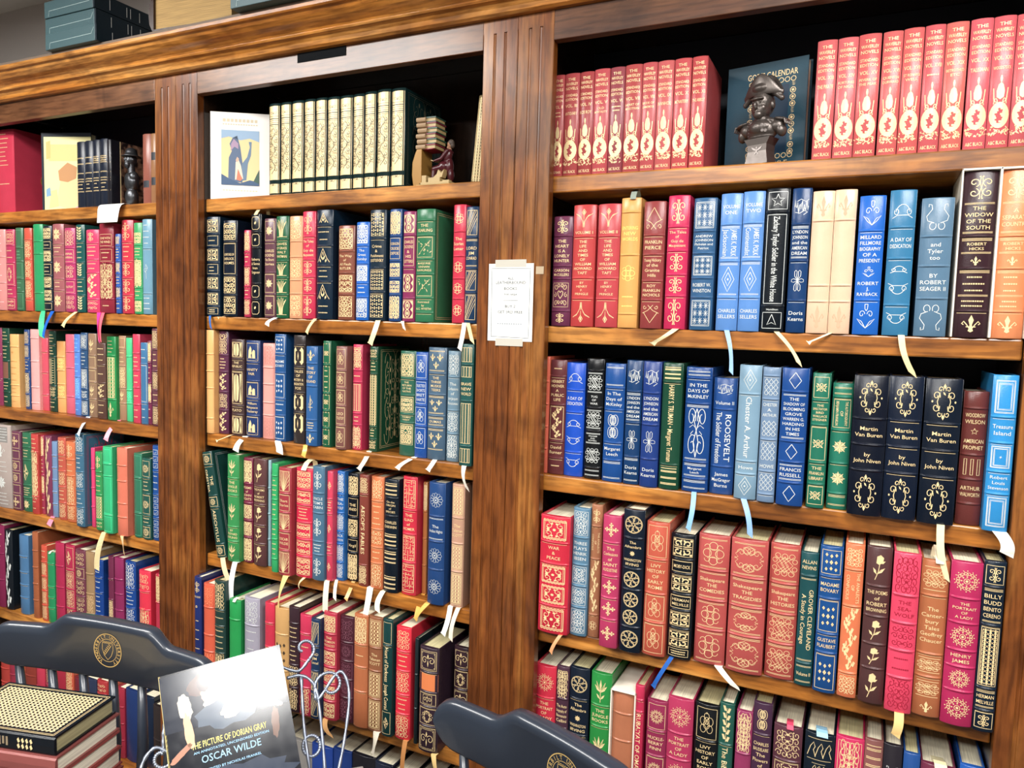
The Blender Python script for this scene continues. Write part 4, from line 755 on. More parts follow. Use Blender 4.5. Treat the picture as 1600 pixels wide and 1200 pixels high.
B5|~-1590.4|~40.7|~-22.0|~284.7|~0|~d85838|~d|~red-orange book with pale bands|~fil*1/e*1.3/e*.8/fil*1.5
B5|~-1549.3|~40.0|~-22.0|~301.9|~0|~203c38|~g|~blackish green book with worn gilding|~fil*1.2/x1*.7/x4*1.2/fil*1.5
B5|~-1494.0|~41.2|~-22.0|~258.2|~0|~0c9848|~d|~bright green book with a ribbon on top|~e*.7/e*1.6/fil*1.3
B5|~-1434.0|~53.3|~-22.0|~275.0|~0|~a09cac|~s|~thick lilac grey book|~fil*.9/x3*1.1/fil*1.5
B5|~-1370.2|~32.0|~-22.0|~274.2|~0|~cc2444|~g|~red book with creased label|~e*.6/e*.8/fil*.9/fil
B5|~-1329.7|~47.0|~-22.0|~268.7|~0|~c89858|~g|~tan book with black cross marks|~e*.8/K:dots*1.2/K:dots*1.2
B5|~-1287.8|~34.3|~-22.0|~279.0|~0|~38242c|~g|~dark aubergine book|~e*.6/x3*.8/x4/fil/fil
B5|~-1249.8|~36.2|~-22.0|~265.6|~0|~c82850|~g|~crimson book behind the iron scroll|~e*.6/x1/e*1/fil
B5|~-1217.0|~27.9|~-22.0|~261.8|~0|~1c3454|~g|~dark navy book with diagonal lines|~zig*1/t:LORD|JIM|Conrad*1/zig*.9/zig
B5|~-1181.7|~41.1|~-9.4|~281.2|~0|~b82c44|~g|~crimson book with orange gilt squares|~blk*1.1/t:THE|DECAMERON|BOCCACCIO*.9/blk/blk/blk/blk
B5|~-1138.2|~44.4|~2.8|~274.9|~0|~48202c|~d|~very dark maroon book|~fil/[rosette*.8/[fil*.8/[rosette*.8/fil
B5|~-1092.9|~41.4|~-0.1|~289.9|~0|~b8683c|~g|~brown orange book with a ribbon hanging over it|~blk*1.1/x1*.9/e/e*1.4
B5|~-1051.1|~39.7|~3.3|~291.4|~0|~905838|~g|~brown book with gold lattice windows|~[lat*1.1/t:The|Talisman|SCOTT*.9/[lat*1.1/[lat*1.2
B5|~-1010.8|~28.3|~-1.5|~295.4|~0|~103c3c|~g|~dark teal book with title down the spine|~[e*1/v:Heart of Darkness*1.6;v:Joseph Conrad*1.2;[diamondl*1
B5|~-970.3|~42.1|~5.6|~281.4|~0|~e41c38|~g|~bright red book with faint gilt tooling|~fil*.9/x3*.8/fil/x3*.8/fil*1
B5|~-929.9|~9.8|~5.5|~263.3|~0|~182428|~g|~thin black book set back|~e/e/e
B5|~-886.5|~52.1|~-12.0|~255.7|~0|~342430|~g|~thick aubergine book with orange label|~[cc*.9/O:e*.8/[cc*.6/[ovalw*.8/[cc*1
B5|~-821.6|~41.8|~30.0|~254.9|~0|~342028|~g|~aubergine book tucked behind pilaster|~cc/[ovalw/cc/ovalw/cc
C2|~-597.1|~42.1|~22.0|~231.5|~0|~6c2c4c|~g|~purple book with gold heart filigree|~scroll*.8/t:THE|HEART|IS A|LONELY|HUNTER*1.4/t:CARSON|McCULLERS*.6/heartf*1.5/scroll*.6
C2|~-549.6|~49.1|~22.0|~253.5|~0|~c83c3c|~g|~red book numbered volume one|~tulipl*1.3;t:VOLUME I*.4/t:THE|LIFE|AND|TIMES|OF|WILLIAM|HOWARD|TAFT*2.4/t:BY|HENRY|F.|PRINGLE*1.2/tulipi*1.5
C2|~-495.7|~47.6|~22.0|~253.1|~0|~c84048|~g|~red book numbered volume two|~tulipl*1.3;t:VOLUME II*.4/t:THE|LIFE|AND|TIMES|OF|WILLIAM|HOWARD|TAFT*2.4/t:BY|HENRY|F.|PRINGLE*1.2/tulipi*1.5
C2|~-449.9|~40.2|~22.0|~263.1|~0|~eca850|~d|~golden yellow book with a ribbon curl on top|~e*.5/t:ENTERING|NEW|WORLDS*1.8/ring*1.5;x2/e*.5
C2|~-400.8|~43.4|~22.0|~253.9|~0|~983c3c|~g|~brick red book with gold compass arcs|~triA*1.3/t:FRANKLIN|PIERCE*.8/t:Young Hickory|of the|Granite|Hills*1.1/t:ROY|FRANKLIN|NICHOLS*.8/triB*1.1
C2|~-352.5|~41.7|~22.0|~263.1|~0|~d41c58|~g|~magenta red book with curled gold ornaments|~scroll*1.2/t:The Tales|of|Guy de|Maupassant*1/scroll/scroll*.9/scroll*1.3
C2|~-300.8|~43.1|~22.0|~255.9|~0|~30608c|~s|~denim blue book with white snowflake tiles|~tile*1.1/t:ANDREW|JOHNSON|Plebeian and|Patriot*.8/tile*.9/t:ROBERT W.|WINSTON*.7/tile*1.1
C2|~-251.1|~39.6|~22.0|~261.7|~0|~5c94dc|~s|~light blue book numbered volume one|~t:VOLUME|ONE*1/=v:JAMES K. POLK|Jacksonian*1.3/=diamond2*1.3/t:CHARLES|SELLERS*1.1
C2|~-210.2|~38.9|~22.0|~263.8|~0|~5c94dc|~s|~light blue book numbered volume two|~t:VOLUME|TWO*1/=v:JAMES K. POLK|Continentalist*1.3/=diamond2*1.3/t:CHARLES|SELLERS*1.1
C2|~-167.3|~41.0|~22.0|~267.4|~0|~101820|~s|~thick glossy black book with boxed star|~[star5*.8/[v:Zachary Taylor Soldier in the White House*3.6/t:Hamilton*.2;[arrow*.7
C2|~-125.5|~32.7|~22.0|~265.2|~0|~103c70|~s|~navy book with signature and loops|~scrib*1/=t:LYNDON|JOHNSON|and the|AMERICAN|DREAM*1.1/loops*1.2/t:Doris|Kearns*.9
C2|~-88.4|~36.6|~22.0|~258.1|~0|~f4c8a4|~d|~cream peach plain book, left of two|~fleur*1/e*2.4/e*.6/fleur*1.1
C2|~-51.4|~35.7|~22.0|~258.8|~0|~f4c8a4|~d|~cream peach plain book, right of two|~fleur*1/e*2.4/e*.6/fleur*1.1
C2|~-7.3|~41.8|~22.0|~245.9|~0|~1068cc|~s|~vivid blue book with white vase ornaments|~vase*1.2/t:MILLARD|FILLMORE|BIOGRAPHY|OF A|PRESIDENT*1.3;vase*.5;t:ROBERT|J.|RAYBACK*.8/vase*1.2
C2|~40.4|~41.0|~22.0|~253.4|~0|~307ca8|~s|~teal blue book with white arch lines|~cap*1.1/t:A DAY OF|DEDICATION*1/cap*.6;capi*.9/capi*.9
C2|~94.0|~48.9|~22.0|~237.6|~0|~587c98|~s|~wide slate blue book with white lyre lines|~lyre*1.2/t:and|Tyler|too*1/t:BY|ROBERT|SEAGER II*1.1/lyrei*1.2
C2|~154.3|~51.6|~22.0|~278.3|~0|~382028|~gS|~shrink-wrapped dark purple book in cream case|~scroll*1;=t:THE|WIDOW|OF THE|SOUTH*1.3/=t:ROBERT|HICKS*.7;fleur*.5/=x3*1.1;x2*.5/fleur*.9
C2|~206.2|~45.5|~22.0|~277.5|~0|~e88c54|~gS|~shrink-wrapped orange book in cream case|~scroll*1;=t:A|SEPARATE|COUNTRY*1.3/=t:ROBERT|HICKS*.7;fleur*.5/=x3*1.1;x2*.5/fleur*.9
C3|~-627.1|~8.6|~38.5|~257.0|~0|~e4684c|~g|~orange sliver of a book by the pilaster|~e/e/e/e/e
C3|~-602.4|~36.6|~36.9|~251.2|~0|~683034|~g|~brown maroon book with framed gold flourish|~x1*.5/t:HERBERT|HOOVER|A|PUBLIC|LIFE*1/[vine*1.3/t:David|Burner*.6/x1*.5
C3|~-562.2|~42.3|~37.1|~246.5|~0|~0c50c8|~s|~vivid royal blue book with white arch lines|~cap*1.1/t:A DAY OF|DEDICATION*1/cap*.9;capi*.9/capi*1
C3|~-516.5|~37.4|~32.9|~257.6|~0|~101418|~s|~black book with interlaced silver knots|~e*.4/=celt*1;t:TUG|OF|WAR*.6/=celt/=t:GRAHAM|AND|BIDWELL*.6;celt*1/=e*.4
C3|~-471.7|~43.1|~29.1|~249.6|~0|~104c94|~s|~blue book with paired white ovals|~=e*1/t:In The|Days of|McKinley/loops2*1.5/t:Margaret|Leech*.8/=e*.9
C3|~-429.6|~33.2|~27.6|~258.2|~0|~103c6c|~s|~navy book with signature, left of two twins|~scrib*1/=t:LYNDON|JOHNSON|and the|AMERICAN|DREAM*1.1/loops*1.2/=t:Doris|Kearns*.9
C3|~-391.2|~36.7|~21.4|~257.9|~0|~1c3c84|~s|~indigo blue book with signature, right twin|~scrib*1/t:LYNDON|JOHNSON|and the|AMERICAN|DREAM*1.1/loops*1.2/t:Doris|Kearns*.9
C3|~-349.4|~39.8|~22.7|~257.0|~0|~144834|~g|~dark green book with title down the spine|~hs*.8/v:HARRY S. TRUMAN • Margaret Truman*4/hs*1.1
C3|~-298.1|~50.7|~26.7|~250.7|~0|~104488|~s|~thick blue book with large looping gilt cypher|~=e*.3/t:IN THE|DAYS OF|McKINLEY*.9/=cypher*2.1/=t:Margaret|Leech*.6/=e*.4
C3|~-247.7|~44.5|~36.8|~231.6|~0|~1c4c90|~s|~medium blue book with script initials on spine|~scrib*.6;t:Volume II*.4/v:ROOSEVELT|The Soldier of Freedom*2/t:James|MacGregor|Burns*.9
C3|~-199.0|~40.6|~17.7|~260.1|~0|~7ca0b8|~s|~tall pale slate book with linked diamonds|~diamond2*1/v:Chester A. Arthur*2.6/t:Howe*.5/diamond2*.9
C3|~-160.3|~31.3|~14.8|~258.0|~0|~708cac|~s|~grey-blue book with honeycomb tracery|~e*.2/hex*.8/t:CHESTER|A.|ARTHUR*.7;hex*.7/hex*.8;t:HOWE*.3/hex*.8/e*.2
C3|~-117.4|~46.5|~8.9|~259.0|~0|~104890|~s|~wide blue book with small white diamonds|~diamond*.8/=t:THE|SHADOW OF|BLOOMING|GROVE|WARREN G.|HARDING|IN HIS|TIMES*1.9/diamond*.8/=t:FRANCIS|RUSSELL*.8/diamond*.8
C3|~-72.7|~30.6|~17.7|~251.6|~0|~147058|~g|~green book with cream flower brackets|~[flor1*.9/t:THE|SPECTATOR|BIRD|WALLACE|STEGNER*.9/[flor1*1.4/t:THE|FRANKLIN|LIBRARY*.8/[flor1*.8
C3|~-36.2|~34.0|~28.1|~234.6|~0|~187860|~g|~green book with snowflake gilding|~=e*.4/[v:THE AUTOBIOGRAPHY|OF|BENJAMIN FRANKLIN*1.2/star8*1.2/star8*1.1/=e*.5
C3|~9.9|~55.2|~3.8|~252.6|~0|~0c1424|~g|~crinkled black book with oval wreaths, left of three|~ovalw*1.4/t:Martin|Van Buren*.9/t:by|John Niven*.9/ovalw*1.5
C3|~65.3|~53.0|~6.1|~254.1|~0|~101c30|~g|~black book with oval wreaths, middle of three|~ovalw*1.4/t:Martin|Van Buren*.9/t:by|John Niven*.9/ovalw*1.5
C3|~122.2|~55.0|~4.4|~253.2|~0|~0c1828|~g|~smooth black book with oval wreaths, right of three|~ovalw*1.4/t:Martin|Van Buren*.9/t:by|John Niven*.9/ovalw*1.5
C3|~172.8|~36.5|~30.0|~232.8|~0|~6c302c|~g|~maroon brown book with three gilt bars|~e*.5/t:WOODROW|WILSON*.7;star5*.3;t:AMERICAN|PROPHET*.7/bars3*.9/t:ARTHUR|WALWORTH*.9/e*.7
C3|~209.8|~35.8|~5.4|~264.1|~0|~1c90d4|~s|~bright sky blue book with double silver frames|~frame2*1.2/t:Treasure|Island*.8/frame2*.9/t:Robert|Louis|Stevenson*.7/frame2*1.1
C4|~-582.2|~67.8|~-3.6|~258.9|~0|~d01838|~g|~thick crimson book with ornate gold plaques|~plaque*1/t:WAR|&|PEACE*.9/plaque*.9;plaque*.9/plaque*1.1
C4|~-528.6|~36.8|~13.4|~280.2|~0|~54809c|~s|~slate blue book with silver square frames|~[fil*1/t:THREE|PLAYS|HENRIK|IBSEN*1/[fil*.8/[fil*.8/[fil*1
C4|~-497.1|~24.2|~22.4|~289.5|~0|~a86c48|~g|~tan brown book with gilt berry vine|~scroll*.8/v:THE ANALECTS|OF|CONFUCIUS*1.4/vine*2.4/ring*.9
C4|~-452.9|~37.7|~-11.9|~280.0|~0|~bc3060|~g|~rose magenta book with gold pointed crosses|~cross*1/t:The|Confessions|of|SAINT|AUGUSTINE*1.4/cross*.9/cross*.9/cross*1.1
C4|~-407.1|~44.0|~-10.3|~298.2|~0|~101c2c|~g|~black book with six-petal gold wheels|~wheel6*1.1/t:The|Alhambra*.5;star8*.3;t:WASHINGTON|IRVING*.5/wheel6*.9/wheel6*.8;wheel6*.8/wheel6*1
C4|~-359.0|~46.0|~-3.0|~277.2|~0|~c4543c|~g|~coral brick book with interlaced gold knots|~[knot*1.3/t:LIVY|HISTORY|OF|EARLY|ROME*1.3/[knot*1.1/[knot*1.2
C4|~-309.9|~48.0|~9.0|~257.1|~0|~101820|~g|~black book with cream scrolls and boxed titles|~scrollC*1.1/[t:MOBY-DICK*.7/scrollC/[t:HERMAN|MELVILLE*.8/scrollC*.9/scrollC*1;[x2*.4
C4|~-250.6|~59.6|~15.9|~262.7|~0|~b84c48|~g|~wide brick red book with four-looped gold crosses|~=ring*1.2/=t:Shakespeare|THE|COMEDIES*1.1/=ring*1.1/=ring*1.2
C4|~-182.4|~67.6|~8.8|~265.5|~0|~b84c48|~g|~widest brick red book with flowing gold scrolls|~=swirl*1.2/=t:Shakespeare|THE|TRAGEDIES*1/=swirl*1/=swirl*1.2
C4|~-118.1|~52.9|~19.2|~263.6|~0|~b84c44|~g|~wide brick red book with woven gold squares|~=celt*1.2/=t:Shakespeare|THE|HISTORIES*1/=celt*1/=celt*1.1
C4|~-74.0|~30.7|~12.1|~257.5|~0|~184c50|~g|~dark teal book with title down the spine|~t:ALLAN|NEVINS*.7/=v:GROVER CLEVELAND|A Study in Courage*3/=t:Volume II*.7
C4|~-36.9|~38.5|~2.3|~277.5|~0|~104c8c|~g|~blue book with gold quatrefoil dots|~[dots*1/t:MADAME|BOVARY*.8/[dots*1.3/t:GUSTAVE|FLAUBERT*.7/[dots*1.4
C4|~1.3|~31.7|~3.8|~287.2|~0|~e07444|~g|~orange book with twining gilt vine|~fil*.8/v:THE ANALECTS|OF|CONFUCIUS*1.3/vine*2.4/fil*.8
C4|~41.3|~40.5|~1.3|~288.5|~0|~543434|~g|~dark brown book with single gold roses|~rose*1.3/t:THE POEMS|of|ROBERT|BROWNING*1.1/rose*1/rose*.9/rose*1.2
C4|~84.8|~41.7|~-12.0|~287.8|~0|~e83c60|~r|~pink red book with faint gold squares|~fil*1.4/t:THE|SEA-|WOLF*1/fil*1/x2*1/fil*1.2
C4|~128.9|~42.1|~-2.3|~279.8|~0|~b4683c|~g|~brown book with title in medieval letters|~celtb*1.1/t:The|Canter-|bury|Tales|Geoffrey|Chaucer*2/celtb*.8/celtb*.8;fleur*.5
C4|~174.1|~46.1|~-12.0|~286.8|~0|~b81c58|~g|~magenta book with round gold lace medallions|~rosette*1.2/t:THE|PORTRAIT|OF|A LADY*.9/rosette*1/t:HENRY|JAMES*.6/rosette*.9/rosette*1.2
C4|~213.5|~31.0|~-12.0|~295.0|~0|~102030|~g|~black book with gold triangular lattice|~[scroll*.7/=t:BILLY|BUDD|BENITO|CERENO*1.2/[lat*2/=t:HERMAN|MELVILLE*.7/[scroll*.6
C5|~-606.3|~49.3|~30.0|~259.5|~0|~d01c3c|~g|~crimson book with round gold lace medallion|~rosette*1.1/t:THE|PORTRAIT|OF|A LADY*1/rosette/e
C5|~-564.6|~29.4|~30.0|~267.4|~0|~482c3c|~g|~dark plum book with pale scrolls|~fil*1.1/t:The Auto|biography of|Benvenuto|Cellini*1.1/fil/fil
C5|~-525.9|~45.0|~30.0|~272.8|~0|~101c2c|~g|~black book with six-petal gold wheel|~wheel6*1.1/t:The|Alhambra*.6;star8*.3;t:WASHINGTON|IRVING*.5/wheel6/wheel6
C5|~-475.6|~45.9|~30.0|~273.1|~0|~188838|~g|~grass green book with gold tulip plant|~tulip*1.1/t:THE|JUNGLE|BOOKS*.8/tulip*1.5/e
C5|~-424.4|~48.1|~30.0|~243.7|~0|~b46c48|~dS|~tan leather book in a cream slipcase|~e*.7/e*1/e*1.2/e
C5|~-389.9|~19.5|~30.0|~266.9|~0|~c4204c|~g|~thin crimson book with lettering down the spine|~e*.5/e*.5/v:RUBAIYAT OF OMAR KHAYYAM*4
C5|~-352.0|~42.5|~30.0|~242.7|~0|~90244c|~g|~wine red book with gold diamond square|~[rosette*1/t:HUCKLE-|BERRY|FINN*.9/[rosette*1/e
C5|~-303.8|~52.1|~30.0|~259.3|~0|~b42c58|~g|~rose magenta book with gold lace medallion|~rosette*1.1/t:THE|PORTRAIT|OF|A LADY*.9/rosette/e
C5|~-249.5|~47.8|~30.0|~261.0|~0|~101418|~g|~black book with boxed interlaced knot|~[knot*1.3/t:LIVY|HISTORY|OF|EARLY|ROME*1.3/[knot/e
C5|~-210.7|~28.2|~30.0|~273.5|~0|~1c5448|~g|~dark green book with tumbling gold leaves|~leafs*1.4/v:The Bible*1.2/leafs/e
C5|~-176.6|~30.6|~30.0|~265.9|~0|~94305c|~g|~mulberry book with gold tulip outlines|~fil*1.4/t:*1/fil/e
C5|~-143.0|~34.9|~30.0|~290.8|~0|~442840|~g|~aubergine book with gothic title lettering|~loops2*.9/t:CHARLES|BAUDELAIRE|The|Flowers|of|Evil*1.5/loops2/e
C5|~-94.9|~51.9|~30.0|~256.2|~0|~58303c|~g|~dark plum book, pink ribbon in its pages|~fil*1.1/[fil*1.2/e/e
C5|~-37.7|~52.4|~30.0|~256.7|~0|~101c28|~g|~black book with cresting gold waves|~waves*.8;waves*.4;t:Herman|Melville*.7/waves/e
C5|~14.3|~48.4|~30.0|~262.8|~0|~c82058|~g|~raspberry book with ornate gold frame|~[fil*1.6/e/e
C5|~54.4|~30.2|~30.0|~270.7|~0|~84504c|~g|~rose brown book with grouped pale lines|~hs*.9;x1*.6;hs/e/e
C5|~85.9|~30.6|~30.0|~269.9|~0|~28242c|~s|~charcoal book with flask ornament|~lyre*1.4/e/e
C5|~116.5|~26.4|~30.0|~262.6|~0|~1c4c90|~g|~mid blue book with small circles|~loops2*1.3/e/e
C5|~158.6|~53.9|~30.0|~251.3|~0|~6c2840|~g|~thick wine book, cream ribbon in its pages|~fil/e/e
C5|~210.3|~37.3|~30.0|~265.4|~0|~1858b0|~g|~bright blue book at the right end|~e/e/e
"""
RIBS = """
184,-347,-3,-390,4,-29,13.2,e8dcb0
186,-248,1,-233,4,-79,9.5,9cc4ec
188,-157,3,-111,4,-58,9.4,ecd8a8
191,-64,2,-100,4,-16,7.0,e8e0c0
193,51,1,74,4,-67,10.5,f0d8a0
205,-296,-326,-300,4,-394,9.7,88b8e8
207,-199,-326,-182,4,-389,10.8,90b8f0
214,131,-324,145,4,-415,11.9,f0e4b8
216,217,-323,228,4,-358,21.5,f4f0e0
217,-560,-664,-578,-12,-702,8.0,e0a070
223,-322,-675,-356,4,-731,9.1,2c64b8
224,-230,-665,-192,4,-693,15.5,f4ecdc
231,88,-665,84,-12,-704,15.1,f0cc88
107,-1624,5,-1602,4,-32,8.7,2c6cc0
108,-1569,6,-1576,4,-3,6.8,e8d8b0
112,-1388,8,-1403,4,-18,12.8,f8f4ec
115,-1258,3,-1272,4,-34,10.7,f0dca0
118,-1066,-1,-1077,4,-55,14.4,ecdca8
120,-996,0,-979,4,-16,9.9,f4ece0
123,-828,1,-830,4,-58,10.7,f4ece0
123,-819,-3,-797,4,-41,9.3,f0dca0
126,-1556,-324,-1584,4,-337,6.9,ecdcb0
127,-1510,-323,-1513,4,-358,18.6,f4ecd8
129,-1387,-326,-1358,4,-348,19.5,f8f4ec
131,-1284,-328,-1280,4,-348,12.6,f0c060
135,-1100,-323,-1106,4,-363,14.8,f4e8cc
137,-963,-322,-994,4,-348,14.2,f8f0e0
138,-905,-319,-908,4,-343,12.5,f4ecdc
140,-811,-329,-798,4,-375,12.1,f8f0e0
141,-1557,-667,-1537,4,-733,17.7,f0d8b0
142,-1512,-661,-1523,4,-772,17.4,f8f8f8
147,-1320,-671,-1341,-12,-761,18.0,f0d890
148,-1271,-669,-1285,4,-690,8.1,f0d8a8
150,-1208,-667,-1205,4,-743,16.0,f0ecd0
151,-1190,-674,-1175,4,-703,9.6,f0ecd8
152,-1146,-678,-1141,4,-697,11.0,dca868
154,-1083,-682,-1096,4,-778,18.5,f8f4e8
155,-1041,-677,-1043,4,-709,13.7,f4ecd0
157,-946,-674,-932,4,-703,10.4,e0a850
158,-905,-657,-935,4,-706,13.1,e8b860
159,-848,-680,-857,4,-727,13.0,f4f4e8
159,-827,-674,-836,4,-735,11.5,ecdcc8
170,-1189,-1016,-1168,-12,-1052,15.2,dca870
173,-1040,-1019,-1048,4,-1074,17.9,f4ecd8
175,-956,-1018,-962,4,-1093,12.8,d09058
177,-865,-1014,-849,-12,-1062,14.0,e8c888
33,-2349,6,-2331,4,-80,19.8,48d08c
34,-2303,7,-2328,4,-78,17.3,2060c8
36,-2189,9,-2230,4,-43,14.6,ecdca0
38,-2083,9,-2061,4,-86,18.2,e83c9c
38,-2064,7,-2058,4,-82,14.1,f06878
54,-2171,-319,-2166,4,-374,18.9,e8f0fc
57,-2038,-322,-2039,4,-378,16.1,f07c90
69,-2352,-659,-2319,4,-678,20.4,f48ca4
75,-2055,-668,-2086,4,-782,18.6,f0dca8
76,-1979,-665,-1963,4,-714,14.2,f0c898
"""
ROOTS = []; cnt = {}
def marbled(mb, w, d, h):
    m, nt, b = nodes('marbled_paper'); N = nt.nodes.new; L = nt.links.new
    tc = N('ShaderNodeTexCoord'); v = N('ShaderNodeTexVoronoi'); v.inputs['Scale'].default_value = 130; L(tc.outputs['Object'], v.inputs['Vector'])
    n2 = N('ShaderNodeTexNoise'); n2.inputs['Scale'].default_value = 60; n2.inputs['Detail'].default_value = 5; L(tc.outputs['Object'], n2.inputs['Vector'])
    r = N('ShaderNodeValToRGB'); e = r.color_ramp.elements; e[0].position = .42; e[0].color = lin('1c1212'); e[1].position = .66; e[1].color = lin('a07860'); L(n2.outputs[0], r.inputs[0]); L(r.outputs[0], b.inputs['Base Color']); b.inputs['Roughness'].default_value = .45
    mb.box(w/2+.0001, w/2+.0005, .034, d-.001, .001, h-.001, m); mb.box(w/2+.0001, w/2+.0007, .032, .034, .001, h-.001, gilt('g'))
def seal(mb, w, d, h):
    gm = plain('gilt_seal', 'c8a050', .35, .6); k = 24; c = (.115, .118)
    n = len(mb.v); mb.v += [(w/2+.0008, c[0]+.024*cos(2*pi*i/k), c[1]+.024*sin(2*pi*i/k)) for i in range(k)]; mb.f.append(tuple(range(n, n+k))); mb.m.append(mb.mi(gm))
    n = len(mb.v); mb.v += [(w/2+.0001, c[0]+.024*cos(2*pi*i/k), c[1]+.024*sin(2*pi*i/k)) for i in range(k)]
    for i in range(k): j = (i+1) % k; mb.f.append((n+i, n+j, n-k+j, n-k+i)); mb.m.append(mb.mi(gm))
def sidegilt(col='g', ornament='fil', frame=True):
    def f(mb, w, d, h):
        gm = gilt(col) if len(col) == 1 else plain('red_tooling', col, .4); x = w/2+.00035
        tmp = MB()
        class Fl:
            w = d
            def y(s, u, z): return 0
        fl = Fl()
        if frame:
            for q in (.008, .012): stroke(tmp, fl, [(-d/2+q+.008, q), (d/2-q, q), (d/2-q, h-q), (-d/2+q+.008, h-q), (-d/2+q+.008, q)], .0007, gm, 0)
        sx, sz = d*.30, h*.40
        for k, p, w_ in orn(ornament, sz/sx, 5):
            q = [(a*sx+.006, h/2+b*sz) for a, b in p]
            (stroke(tmp, fl, q, .0009*w_, gm, 0) if k == 's' else fillp(tmp, fl, q, gm, 0))
        n = len(mb.v); mb.v += [(x, v[0]+d/2, v[2]) for v in tmp.v]; mi = mb.mi(gm)
        for q in tmp.f: mb.f.append(tuple(n+i for i in q)); mb.m.append(mi)
    return f
def tot(row): return sum(1 for l in BOOKS.strip().split('\n') if l.startswith(row+'|'))
for bi, ln in enumerate(BOOKS.strip().split('\n')):
    row, x, w, y, h, lean, col, fl, desc, lay = ln.split('|~')
    for k, v in DEFS.items(): lay = lay.replace('$'+k, v)
    n = cnt.get(row, 0); cnt[row] = n+1; lv = int(row[1]); T = tot(row)
    place = ORD[n] if n <= T//2 else (('last' if n == T-1 else ORD[T-1-n]+' from right'))
    if n <= T//2: place += ' from left'
    if n == T-1: place = 'rightmost'
    if n == 0: place = 'leftmost'
    lab = '%s, %s, %s shelf, %s bay' % (desc, place, LVN[lv], BAYN[row[0]])
    side = None
    if 'marbled side' in desc: side = marbled
    if 'cover seal' in desc: side = seal
    if 'ornate gilt side' in desc: side = sidegilt('g', 'fil')
    if 'leaning left' in desc: side = sidegilt('d', 'lattice_none')
    if 'writing on its cover' in desc: side = sidegilt('g', 'scrib', False)
    if 'last of the cream gilt' in desc: side = sidegilt('5c5848', 'fil')
    if 'engraved scenes' in desc: side = sidegilt('g', 'none')
    if 'tall steel blue' in desc: side = sidegilt('c8405c', 'fil')
    zz = ZSH[lv]+abs(math.sin(radians(float(lean))))*float(w)/2000
    r = make_book(float(x)/1000, float(y)/1000, zz+.0003, float(w)/1000, float(h)/1000, lay, fl[0], col, lab,
                  'books on the %s shelf of the %s bay' % (LVN[lv], BAYN[row[0]]), bi+1, float(lean), d=(.15 if lv > 1 else .16), slip='S' in fl, side=side,
                  page=PAGEG if bi % 3 == 0 else PAGE)
    ROOTS.append(r)
bpy.context.view_layer.update()
for i, ln in enumerate(RIBS.strip().split('\n')):
    a = ln.split(','); j = int(a[0]); x0, z0, x1, y1, z1 = [float(v)/1000 for v in a[1:6]]; wd = float(a[6])/1000
    root = ROOTS[j]; rx, ry, rz = root.location; rz -= ZF
    m = plain('satin_ribbon', a[7], .35); mb = MB(); r = random.Random(i)
    y0 = ry-.0015; n = 10; zb = rz+.0012; pts = []
    # the marker leaves the pages at the foot, laps over the shelf edge and hangs
    tw = r.uniform(-.9, .9); sw = r.uniform(-.006, .006)
    for k in range(n+1):
        t = k/n; yy = y0+(min(y1, y0-.003)-y0)*t-.004*sin(pi*t)
        pts.append((x0+(x1-x0)*t+sw*sin(pi*t), yy, zb+(z1-zb)*t, tw*sin(t*2.4)))
    pts = [(x0, y0+.012, zb-.0004, 0)]+pts
    base = len(mb.v)
    for k, (px, py, pz, ta) in enumerate(pts):
        hw_ = wd/2; c, s_ = cos(ta), sin(ta); cut = (.004 if k == len(pts)-1 else 0)
        for sg in (-1, 1):
            for th in (0, .0004): mb.v.append((px-rx+sg*hw_*c, py-ry+sg*hw_*s_*.6-th, pz-rz-(cut if sg > 0 else -cut)))
    mi = mb.mi(m)
    for k in range(len(pts)-1):
        o = 4*k
        for p, q in ((0, 2), (2, 3), (3, 1), (1, 0)): mb.f.append((o+p, o+q, o+4+q, o+4+p)); mb.m.append(mi)
    mb.f.append((0, 1, 3, 2)); o = 4*(len(pts)-1); mb.f.append((o, o+2, o+3, o+1)); mb.m += [mi, mi]
    mb.build('ribbon_marker', root, smooth=False)

# ---------------- the room
WALLM = plain('grey_wall_paint', 'b4aeaa', .8); WALLW = plain('beige_wall_paint', '94908a', .8); CEILM = plain('ceiling_tile', 'dcdad4', .9); FLM = plain('dark_carpet', '4a423c', .95)
def slab(name, x0, x1, y0, y1, z0, z1, m):
    mb = MB(); mb.box(x0, x1, y0, y1, z0, z1, m); return struct(mb.build(name))
slab('floor', -4.6, 3.2, -4.5, .36, -1.55, -1.5, FLM)
slab('ceiling', -4.6, 3.2, -4.5, .36, CEIL, CEIL+.05, CEILM)
slab('wall_back', -4.6, 3.2, .36, .42, -1.5, CEIL, WALLM)
slab('wall_front', -4.6, 3.2, -4.56, -4.5, -1.5, CEIL, WALLW)
slab('wall_left', -4.66, -4.6, -4.5, .36, -1.5, CEIL, WALLW)
slab('wall_right', 3.2, 3.26, -4.5, .36, -1.5, CEIL, WALLW)
LAB = ['ceiling lamp over the left of the bookcase', 'ceiling lamp behind the viewer on the right', 'ceiling lamp at the back of the room', 'ceiling lamp in the far left corner of the room', 'ceiling lamp nearest the right bay']
for i, (lx, ly, sx, sy, pw) in enumerate(LAMPS):
    mb = MB(); m = plain('white_enamel', 'e8e8e8', .4); a, b = sx/2+.02, sy/2+.02
    for q in ((-a, a, -b, -b+.02), (-a, a, b-.02, b), (-a, -a+.02, -b, b), (a-.02, a, -b, b)): mb.box(q[0], q[1], q[2], q[3], -.02, 0, m)
    o = mb.build('ceiling_lamp', loc=(lx, ly, ZF+CEIL)); tag(o, 'white rectangular '+LAB[i], 'lamp', 'ceiling lamps')

